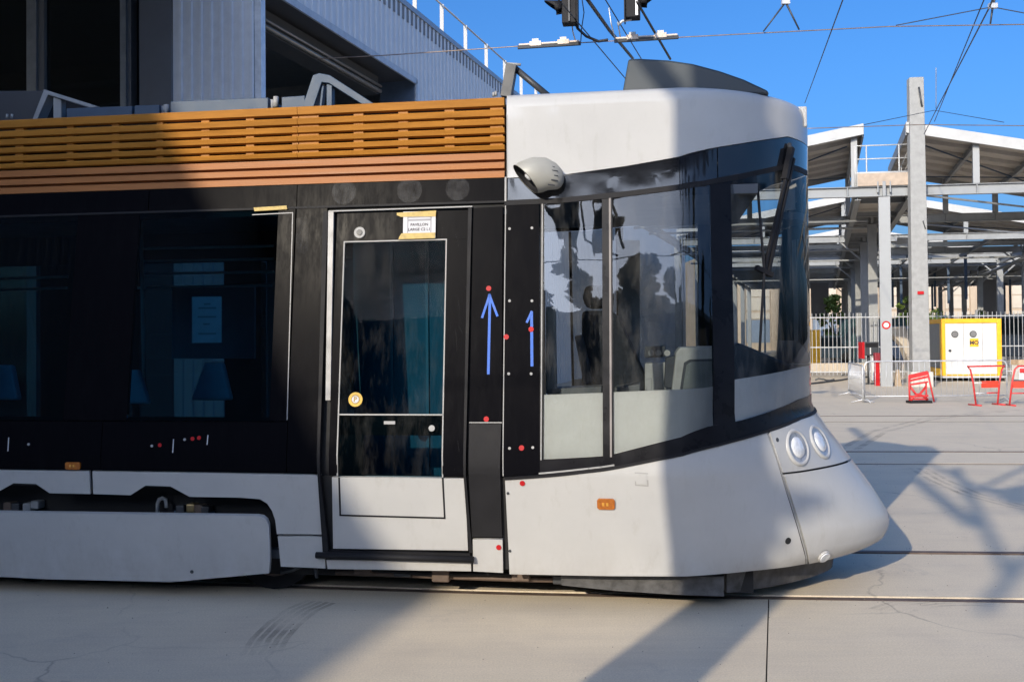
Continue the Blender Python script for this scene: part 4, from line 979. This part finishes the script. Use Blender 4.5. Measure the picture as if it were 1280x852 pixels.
for x in (.50, 1.14):
    ps = MB().disc((x, .045, 1.72), (0, -1, 0), .125, .02, 20).build('porthole', DG, ca); MB().disc((x, .02, 1.72), (0, -1, 0), .10, .008, 20).build('grille', plain('grille_grey', (.16, .16, .16), .6), ps)
MB().disc((.32, .045, 1.12), (0, -1, 0), .05, .03, 14).build('lock', DG, ca)
sg = MB().box(1.02, 1.32, .028, .045, 1.26, 1.56).build('sign', YL, ca)
text('sign_letters', 'MO', .20, INK, sg, MX.Translation((1.17, .0265, 1.40)) @ MX.Rotation(math.pi/2, 4, 'X'), .008)
MB().box(.0, Wd+.1, -.12, Dp, .13, .197).build('skid', GAL, ca)
for x in (.1, 1.0, 1.9): MB().box(x, x+.3, .0, Dp, .0, .13).build('skid_foot', DK, ca)
MB().box(-.26, -.02, -.05, .2, .22, .48).build('side_box', YL, ca, bevel=.01)

# ================================================================== SITE BARRIERS AND SMALL THINGS
def grey_barrier(p0, p1, label, h=1.05):
    r = empty('crowd_barrier', p0, 0, label, 'barrier'); d = p1-p0; mb = MB(); L = d.length; d.normalize(); R = .12
    def P(s_, z): return d*s_+UPV*z
    mb.tube([P(0, .05), P(0, h-R), P(R*.3, h-R*.3), P(R, h), P(L-R, h), P(L-R*.3, h-R*.3), P(L, h-R), P(L, .05)], .02, 7); mb.tube([P(0, .16), P(L, .16)], .016, 6); mb.build('frame', GAL, r)
    n = int(L/.14); b0 = None
    for i in range(1, n):
        if b0 is None: b0 = MB().tube([(0, 0, .16), (0, 0, h)], .006, 5).build('bar', GAL, r, P(i*.14, 0))
        else: link('bar', b0.data, r, P(i*.14, 0))
    for s_ in (.05, L-.05):
        nn = V((-d.y, d.x, 0)); MB().tube([P(s_, .05)-nn*.28+UPV*-.03, P(s_, .09), P(s_, .05)+nn*.28+UPV*-.03], .016, 6).build('foot', GAL, r)
    return r
grey_barrier(atZ(1081, 503), atZ(1259, 501.5), 'long grey tubular crowd barrier standing in front of the yellow cabin')
grey_barrier(atZ(1061, 494), atZ(1079, 503.5), 'short grey crowd barrier turned edge-on beside the red post', .95)
def red_barrier(px, py, wd, hh, ry, label, rot=0, panel=(.0, .6, .75)):
    r = empty('site_barrier', atZ(px, py), rot, label, 'barrier'); 
    mb = MB(); mb.tube([(0, 0, .03), (.07, 0, hh*.6), (.14, 0, hh-.08), (.22, 0, hh), (wd-.22, 0, hh), (wd-.14, 0, hh-.08), (wd-.07, 0, hh*.6), (wd, 0, .03)], .022, 7); mb.build('frame', REDW, r)
    for z in (.30, .55):
        MB().tube([(.05, 0, z), (wd*.5, 0, z)], .016, 6).build('rail', REDW, r); MB().tube([(wd*.5, 0, z), (wd-.05, 0, z)], .016, 6).build('rail', WHP, r)
    MB().box(wd*panel[0]+.08, wd*panel[1]+.02, -.015, .015, hh*.45, hh*panel[2]).build('red_board', plain('red_board_paint', (.72, .06, .03), .5), r)
    MB().tube([(.03, -.22, .02), (.03, .22, .02)], .02, 6).build('foot', REDW, r); MB().tube([(wd-.03, -.22, .02), (wd-.03, .22, .02)], .02, 6).build('foot', REDW, r)
    return r
red_barrier(1247, 506, -.62, .95, 0, 'red and white site barrier with an orange-red board in front of the cabin', .25, (.1, .75, .62))
red_barrier(1262, 507, .9, .95, 0, 'red site barrier with orange-red board cut by the right picture edge', 0, (.0, .9, .62))
# folded red barrier leaning in a pile
rb = empty('folded_barrier', atZ(1137, 503.5), .0, 'folded dark red barrier trestle standing on a black base', 'barrier')
mb = MB(); mb.bar((0, 0, .66), (.47, 0, .76), .05, .10); mb.bar((0, .0, .56), (.47, 0, .66), .05, .05); mb.bar((.0, 0, .46), (.47, 0, .53), .06, .04); mb.build('top_board', REDW, rb)
mb = MB(); mb.tube([(0, 0, .06), (.0, 0, .7)], .024, 7); mb.tube([(.47, 0, .78), (.62, 0, .03)], .022, 7); mb.tube([(.03, .04, .42), (.18, .04, .22), (.28, .04, .22), (.45, .04, .42)], .03, 7); mb.tube([(.03, -.02, .06), (.15, -.02, .2), (.3, -.02, .2), (.45, -.02, .08)], .024, 7); mb.tube([(.44, .03, .5), (.44, .03, .06)], .02, 7); mb.build('trestle', REDW, rb)
mb = MB(); mb.bar((0, 0, .16), (.47, 0, .18), .05, .05); mb.bar((0, 0, .10), (.47, 0, .10), .05, .04); mb.build('lower_board', REDW, rb)
MB().box(-.04, .52, -.14, .14, .0, .06).build('base', BR, rb)
# red post, box on a stand, red post's white neighbour
rp = empty('hydrant_post', atZ(1096.5, 482), 0, 'slim bright red post standing beside the pale column foot', 'post')
MB().box(-.07, .07, -.07, .07, 0, .78).build('shaft', RD, rp, bevel=.01); MB().box(-.09, .09, -.09, .09, .78, 1.12).build('cap', plain('dark_red', (.22, .02, .03), .5), rp, bevel=.02)
wp_ = MB().box(-.06, .06, -.05, .05, 0, .85).build('white_post', WHP, None, atZ(1091.5, 475), bevel=.01); tag(wp_, 'short white post just left of the red post', 'post')
tb = empty('tool_box_stand', atZ(1086, 480), 0, 'dark box with red side on a thin stand left of the red post', 'box')
MB().box(-.20, .30, -.2, .2, 1.0, 1.48).build('box', DG, tb, bevel=.02); MB().box(-.28, -.202, -.2, .2, .9, 1.48).build('red_side', RD, tb); MB().box(-.02, .02, -.21, -.202, 1.05, 1.28).build('catch', WHP, tb); MB().box(-.18, .26, -.212, -.202, 1.30, 1.44).build('screen', BR, tb)
MB().tube([(0, 0, 0), (0, 0, 1.0)], .05, 8).build('stand', DG, tb); MB().box(-.2, .2, -.2, .2, 0, .04).build('base', DG, tb)
for (px, py, lab) in ((1122, 482, 'wooden plank prop leaning beside the pale column foot'),):
    r = empty('plank_prop', atZ(px, py), 0, lab, 'plank'); wdm = plain('old_timber', (.36, .28, .2), .8, var=.2)
    MB().prism([(-.12, 0, 0), (.14, 0, 0), (.06, 0, .55), (-.02, 0, .55)], (0, .06, 0)).build('board', wdm, r); MB().bar((-.02, .12, 0), (.0, .06, .52), .05, .05).build('strut', wdm, r)
for i, (px, py) in enumerate(((1026, 476), (1058, 470.5))):
    p = atZ(px, py); mb = MB(); mb.tube([p+V((.14*k-.2, .08*math.sin(k*2), .05+.04*math.sin(k*1.3))) for k in range(6)], .03, 6)
    tag(mb.build('cable_coil', DG), ['loose dark cable heap lying on the paving by the windscreen', 'grey cable end lying below the fence'][i], 'cable')
p = [atZ(x, y)+V((0, 0, .03)) for x, y in ((1008, 481), (1030, 478.5), (1050, 476), (1066, 473), (1085, 472))]; tag(MB().tube(p, .035, 6).build('hose', DG), 'long dark hose lying on the paving below the fence', 'hose')
wc = empty('wooden_crate', atZ(1274, 478), 0, 'small wooden crate with white side at the right picture edge', 'crate')
MB().box(0, .6, 0, .5, .1, .62).build('body', WHP, wc); MB().box(-.02, .62, -.02, .52, .62, .8).build('lid', plain('crate_wood', (.45, .33, .22), .8), wc); MB().box(.02, .5, -.03, -.005, .35, .5).build('strap', REDW, wc)

# ================================================================== BEYOND THE FENCE
bf = empty('stone_building', V((20, 112, 0)), 0, 'long sunlit beige stone building beyond the steel hall', 'building')
FBY = 112; x0f, x1f = 22, 82
MB().box(x0f-20, x1f-20, 0, 14, 0, 11).build('wall', BST, bf)
mb = MB(); pm = None
for i in range(16):                                  # stone bays and the paler panels between them
    x = x0f-20+i*3.8
    if pm is None: pm = MB().box(0, .9, -.25, -.003, 0, 10.8).build('pilaster', BST, bf, V((x, 0, 0)))
    else: link('pilaster', pm.data, bf, V((x, 0, 0)))
pmp = None
for i in range(16):
    for k in range(4):
        x = x0f-20+i*3.8+1.0; z = 4.6+k*1.55
        if pmp is None: pmp = MB().box(0, 2.7, -.10, -.003, 0, 1.45).build('stone_panel', BS2, bf, V((x, 0, z)))
        else: link('stone_panel', pmp.data, bf, V((x, 0, z)))
    sh_ = link('ground_window', pmp.data, bf, V((x0f-20+i*3.8+1.0, 0, 1.2))) if False else MB().box(0, 2.7, -.06, -.003, 0, 2.6).build('ground_window', GREYB, bf, V((x0f-20+i*3.8+1.0, 0, .9)))
    MB().box(0, 2.7, -.14, -.003, 0, .7).build('canopy', BS2, bf, V((x0f-20+i*3.8+1.0, 0, 3.6)))
def tree(px, py, Y, h, rad, label, lf, n=900, trunk=True, grp='green trees beyond the fence', wx=None):
    X = wx if wx is not None else atY(px, 421, Y).x
    r = empty('tree', V((X, Y, 0)), 0, label, 'tree', grp)
    mb = MB(); mb.tube([(0, 0, 0), (.05, 0, h*.35), (-.05, .05, h*.7)], [.16, .12, .05], 7)
    for k in range(5):
        a = k*1.3; mb.tube([(0, 0, h*(.3+.07*k)), (math.cos(a)*rad*.6, math.sin(a)*rad*.6, h*(.5+.08*k))], [.06, .02], 5)
    mb.build('trunk', BARK, r)
    mb = MB(); rnd = random.Random(int(abs(px)*7+h*13)); cl_ = []
    for k in range(26):
        f = rnd.random(); a = rnd.random()*6.28; zz = h*(.28+.70*f); rr_ = rad*(1-.75*max(0, f-.25))*math.sqrt(rnd.random())
        cl_.append((V((math.cos(a)*rr_, math.sin(a)*rr_, zz)), rad*(.22+.2*rnd.random())))
    for i in range(n):
        c, s_ = cl_[i % len(cl_)]; d = V((rnd.gauss(0, 1), rnd.gauss(0, 1), rnd.gauss(0, 1))); d = d.normalized()*s_*rnd.random()**.4; p = c+d
        u = V((rnd.gauss(0, 1), rnd.gauss(0, 1), rnd.gauss(0, 1))).normalized(); v = u.orthogonal(); q = .055*h**.5*(.7+rnd.random()); u *= q; v *= q*.6
        mb.add([p-u, p+v, p+u, p-v], [(0, 1, 2, 3)])
    mb.build('crown', lf, r); return r
tree(1041, 0, 66, 4.4, .95, 'dense green tree behind the fence beside the windscreen edge', LF1)
tree(1133, 0, 70, 4.4, .9, 'narrow green tree seen left of the concrete pole', LF1)
tree(1168, 0, 60, 3.1, 1.0, 'low bright bush behind the yellow cabin roof, left one', LF1)
tree(1222, 0, 62, 3.1, .8, 'low bright bush behind the yellow cabin roof, right one', LF1)
for (px, Y, wx_, hh, m, nm, lab, ct) in ((1038, 60, 3.2, 1.7, CAR1, 'parked_van', 'dark parked van behind the fence left of the columns', 'van'), (1128, 56, 2.6, 2.2, GREYB, 'parked_van', 'grey-blue van parked behind the fence by the concrete pole', 'van'), (1262, 52, 3.6, 2.75, CAR1, 'dark_lorry', 'tall dark lorry body behind the fence right of the cabin', 'lorry')):
    p = atY(px, 421, Y); r = empty(nm, V((p.x, Y, 0)), .0, lab, ct)
    q = wx_/2; MB().prism([(-q, 0, .3), (q, 0, .3), (q, 0, .95), (q*.72, 0, 1.05), (q*.45, 0, hh), (-q, 0, hh)] if hh < 2.5 else [(-q, 0, .5), (q, 0, .5), (q, 0, hh-.1), (q-.1, 0, hh), (-q+.1, 0, hh), (-q, 0, hh-.1)], (0, 1.7, 0)).build('body', m, r, bevel=.05)
    MB().prism([(-q*.8, -.01, hh*.6), (q*.5, -.01, hh*.6), (q*.36, -.01, hh*.92), (-q*.8, -.01, hh*.92)], (0, .02, 0)).build('window', GBLD, r)
    for x in (-q*.6, q*.6): MB().tube([(x, -.02, .32), (x, .2, .32)], .32, 16).build('wheel', BR, r)
ct_ = empty('shade_container', V((atY(1098, 421, 60).x, 60, 0)), 0, 'dark teal container added for hall shade behind the fence between the pale columns', 'container')  # dark block added to stand for the shade inside the hall
tl = plain('dark_teal_sheet', (.03, .075, .08), .5)
MB().box(-1.6, 1.7, 0, 2.4, .15, 2.7).build('body', tl, ct_)
mb = None
for k in range(11):
    if mb is None: mb = MB().box(0, .12, -.04, -.001, .3, 2.6).build('rib', tl, ct_, V((-1.55, 0, 0)))
    else: link('rib', mb.data, ct_, V((-1.55+.31*k, 0, 0)))
for (px, Y, wx_, hh, m, lab) in ((1014, 50, .9, 2.0, YL, 'yellow cabinet behind the fence next to the windscreen edge'),):
    p = atY(px, 421, Y); r = empty('yellow_cabinet', V((p.x, Y, 0)), 0, lab, 'cabinet'); MB().box(-.5, .5, 0, .5, .15, hh).build('body', m, r, bevel=.02); MB().box(-.42, .42, -.02, -.001, .3, hh-.1).build('door', m, r); MB().box(-.45, .45, .02, .48, 0, .15).build('base', DK, r)
lw = atZ(1000, 457); bw = MB().box(0, 14, 0, .4, 0, .38); o = bw.build('low_wall', BS2, None, V((atY(990, 421, 47).x, 47, 0))); tag(o, 'low pale stone wall behind the railing fence', 'wall')
sk = empty('debris_chute', V((atY(1131, 421, 44).x, 44, 0)), 0, 'pale wedge-shaped chute propped behind the fence by the concrete pole', 'chute')
MB().prism([(-.75, 0, 2.0), (.05, 0, 2.1), (.35, 0, .5), (.15, 0, .5), (-.1, 0, 1.2)], (0, .5, 0)).build('hopper', BS2, sk, bevel=.02); MB().prism([(.05, .1, 0), (.45, .1, 0), (.35, .1, .6), (.15, .1, .6)], (0, .3, 0)).build('leg', STL, sk)

# ================================================================== OVERHEAD LINE
def wire(name, pts, r, label, cat='wire', mat=WIRE, sag=0):
    P = [atY(*p) for p in pts]; Q = []
    for a, b in zip(P, P[1:]):
        for i in range(8): f = i/8; Q.append(a.lerp(b, f)-UPV*sag*4*f*(1-f))
    Q.append(P[-1]); o = MB().tube(Q, r, 5).build(name, mat); return tag(o, label, cat, None)
CY = 14.0
wire('contact_wire', ((395, 74, 16.6), (480, 69.5, 16.2), (650, 58, 15.6), (848, 47, 15), (1110, 33.5, 14.4), (1400, 29, 13.8)), .009, 'contact wire with section insulators crossing the sky above the tram', mat=COPW)
wire('contact_wire', ((1000, 161, 21), (1150, 156, 20.6), (1300, 157.5, 20.2), (1400, 158.5, 19.8)), .010, 'lower contact wire crossing in front of the steel hall roofs', mat=COPW)
wire('span_wire', ((1006, 129, 26), (1055, -4, 12), (1120, -190, 6)), .009, 'span wire rising steeply above the tram nose')
wire('span_wire', ((1168, 152, 24), (1232, -5, 13.5)), .009, 'thin span wire running up from the concrete pole to the top right')
wire('span_wire', ((1155, 168, 31), (1170, 138, 26), (1237, 9, 14.2), (1252, -30, 13)), .012, 'twin span wire running up to the hanger at the top right')
wire('stay_wire', ((1120, 32, 14.5), (1240, 9, 14.2), (1330, 26, 14)), .008, 'shallow stay wire joined to the top right hanger')
wire('stay_wire', ((1080, 156, 20.8), (1168, 138, 26), (1255, 153, 20.5)), .008, 'shallow stay wire passing behind the concrete pole top')
wire('feeder_cable', ((732, -4, 13.0), (762, 38, 15), (791, 73, 18)), .028, 'thick black feeder cable falling steeply behind the roof fairing')
wire('feeder_cable', ((796, 2, 14), (838, 74, 16)), .020, 'black cable running down from the right signal head')
wire('span_wire', ((690, -10, 13), (790, 108, 20)), .010, 'thin wire slanting down left of the feeder cable')
wire('span_wire', ((752, -8, 13.5), (803, 76, 17)), .009, 'thin wire slanting down just right of the feeder cable')
wire('dropper_cable', ((716, 22, 14.9), (722, 36, 14.9), (733, 46, 14.9), (748, 52, 15), (760, 50, 15)), .022, 'short sagging cable below the left signal head')
wire('dropper_wire', ((727, -4, 14.8), (730, 16, 14.9), (727, 36, 15), (726, 52, 15.2)), .008, 'light dropper wire right of the left signal head')
wire('dropper_wire', ((761, 10, 15), (764, 30, 15), (769, 50, 15.2)), .010, 'pale dropper rod between the two signal heads', mat=GAL)
wire('dropper_wire', ((714, 20, 14.9), (716, 40, 15), (720, 54, 15.3)), .010, 'dropper rod under the left signal head', mat=GAL)
wire('dropper_wire', ((772, 28, 14.8), (776, 50, 15.1)), .010, 'dropper rod under the right signal head', mat=GAL)
wire('dropper_wire', ((1170, 85, 25), (1170, 136, 26)), .010, 'thin vertical dropper beside the concrete pole top', mat=GAL)
def insulator(px0, py0, px1, py1, Y, label):
    a, b = atY(px0, py0, Y), atY(px1, py1, Y); r = empty('section_insulator', a, 0, label, 'insulator', 'section insulators on the contact wire'); d = b-a
    mb = MB(); mb.bar((0, 0, 0), d, .05, .05); mb.build('runner', DG, r); mb = MB(); mb.bar(d*.02+UPV*.035, d*.98+UPV*.035, .035, .03); mb.build('beam', PORC, r)
    for f in (.28, .72):
        c = d*f+UPV*.04; MB().bar(c-d*.09, c+d*.09, .06, .07).build('clamp', PORC, r); MB().bar(c-d*.05+UPV*.05, c+d*.05+UPV*.05, .05, .05).build('clamp_cap', WHP, r)
    return r
insulator(647, 59.5, 726, 54.5, 15.2, 'left tan section insulator on the contact wire under the left signal head'); insulator(768, 51.5, 848, 46.5, 15, 'right tan section insulator on the contact wire under the right signal head')
def signal(c, sgn, label, s_=1.0):
    r = empty('signal_head', c, -.14, label, 'signal', 'signal heads hung over the track')
    MB().box(-.11, .11, -.10, .10, -.22, .20).build('housing', BR, r, bevel=.015); MB().box(-.13, -.111, -.13, .13, -.25, .22).build('backplate', BR, r) if sgn > 0 else MB().box(.111, .13, -.13, .13, -.25, .22).build('backplate', BR, r)
    for z in (.04,):
        mb = MB(); n = 14; a = []; b = []
        for k in range(n+1):
            t = math.pi*(-.18+1.36*k/n); x = .11*sgn
            a.append(V((x, math.cos(t)*.11, z+math.sin(t)*.11))); b.append(V((x+sgn*(.10+.17*max(0, math.sin(t))), math.cos(t)*.125, z+.0+math.sin(t)*.125)))
        mb.add(a+b, [(k, k+1, n+2+k, n+1+k) for k in range(n)], True)
        vz = mb.build('visor', BR, r); m_ = vz.modifiers.new('thickness', 'SOLIDIFY'); m_.thickness = .012
        MB().disc((.111*sgn, 0, z), (sgn, 0, 0), .095, .012, 18).build('lens', plain('dark_lens', (.05, .04, .04), .1, coat=1), r)
    MB().tube([(0, 0, .2), (0, 0, .5)], .018, 6).build('hanger_rod', GAL, r); MB().box(.04 if sgn > 0 else -.01, .075 if sgn > 0 else .012, -.125, -.101, -.20, .35).build('bracket', GAL if sgn > 0 else DG, r)
    return r
signal(atY(712, 13, 14.6), -1, 'left black signal head with its hood pointing left above the tram'); sg2 = signal(atY(791, 6, 14.6), 1, 'right black signal head with its hood pointing right above the tram')
MB().tube([(-.02, 0, -.22), (-.16, 0, -.24), (-.22, .0, -.3)], .022, 6).build('arm', GAL, sg2)
def vhang(px, py, Y, l, label):
    c = atY(px, py, Y); r = empty('wire_hanger', c, 0, label, 'hanger', 'V-shaped wire hangers'); 
    MB().tube([(0, 0, 0), (0, 0, .35)], .02, 6).build('stem', DG, r)
    for s_ in l: MB().tube([(0, 0, 0), (s_[0], 0, s_[1])], [.016, .012], 6).build('leg', DG, r)
    MB().box(-.06, .06, -.03, .03, -.03, .04).build('clamp', GAL, r); return r
vhang(982, 3, 14.7, ((-.34, -.44), (.2, -.42)), 'small V-shaped hanger on the contact wire above the windscreen'); vhang(1241, 8, 14.2, ((-.04, -.26), (.06, .2)), 'dark wire hanger at the top right where the span wires meet')

# ================================================================== CAMERA SIDE: what stands behind the photographer (mirrored in the cab glass, with pipes and a signal head added to shade yard and nose)
KIND = ['broad', 'slim', 'tall', 'bushy', 'ragged']
bt = [(-31, 13.5, 3), (-27, 13.8, 3), (-23.5, 13.6, 3), (-20, 13.8, 3), (-16.5, 14.0, 2.8), (-13.6, 15.2, 2), (-11.6, 15.6, 2), (-9.8, 17.8, 1.9), (-8.0, 16.6, 1.9), (-6.2, 17.6, 1.7), (-4, 16.2, 2), (0, 18.5, 1.6), (5, 19.5, 1.7), (9.5, 21, 1.7), (14, 19, 1.9), (19, 21.5, 2), (24, 19, 2.2), (31, 18, 3), (39, 16, 3)]
for i, (X, h, rad) in enumerate(bt):
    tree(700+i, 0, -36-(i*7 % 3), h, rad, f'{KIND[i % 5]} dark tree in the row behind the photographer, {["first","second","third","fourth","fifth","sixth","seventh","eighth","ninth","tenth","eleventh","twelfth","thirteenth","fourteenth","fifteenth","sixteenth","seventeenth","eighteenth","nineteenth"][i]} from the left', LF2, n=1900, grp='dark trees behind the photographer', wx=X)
bw = empty('yard_building', V((0, -46, 0)), 0, 'long grey building behind the photographer facing the tram', 'building')
ybm = plain('yard_wall', (.13, .13, .13), .85)
MB().box(-42, 62, -8, 0, 0, 16.6).build('wall', ybm, bw); MB().box(-42.3, 62.3, -8.3, .3, 16.6, 17).build('roof', RFU, bw)
for k in range(-5, 17):
    for z in (1.5, 5.5, 9.5, 13.2): MB().box(-16+k*4.5, -14+k*4.5, .002, .06, z, z+2.2).build('window', GREYB, bw)
signal(V((-4.92, -5.45, 5.72)), 1, 'signal head added behind the photographer to shade the tram nose')  # extra head, added out of view so its shadow falls on the nose
signal(V((-1.80, -2.5, 5.72)), -1, 'left signal head of the pair hung over the track behind the photographer'); signal(V((-1.32, -2.7, 5.70)), 1, 'right signal head of the pair hung over the track behind the photographer')
for pts, r_, lab in ((((-40, -2.5, 5.3), (-1.5, -2.6, 5.3), (40, -4.5, 5.3)), .009, 'contact wire over the track behind the photographer'), (((-2.2, -3.4, 9.5), (-1.85, -2.7, 6.6), (-1.5, -2.3, 5.5), (-1.0, -2.5, 5.3)), .016, 'curved cable beside the left signal head behind the photographer'), (((-1.6, -3.2, 9.5), (-1.2, -2.6, 6.2), (-.9, -2.4, 5.4)), .02, 'thick cable beside the right signal head behind the photographer')):
    tag(MB().tube(pts, r_, 6).build('overhead_cable', WIRE), lab, 'cable')
gr_ = empty('shadow_pipes', V((0, 0, 0)), 0, 'open gantry added unseen behind the photographer to streak the paving with shadow', 'pipework')  # pipes added out of view so their shadows streak the paving
def up9(px, py, h=7.0): p = atZ(px, py); return p-SD*(h/-SD.z)
for a, b, r_ in (((1065, 535), (1215, 655), .075), ((1195, 585), (1262, 720), .06), ((1120, 560), (1290, 640), .04), ((1205, 620), (1290, 580), .045), ((1230, 760), (1290, 690), .06)):
    MB().tube([up9(*a), up9(*b)], r_, 8).build('shadow_pipe', GAL, gr_)
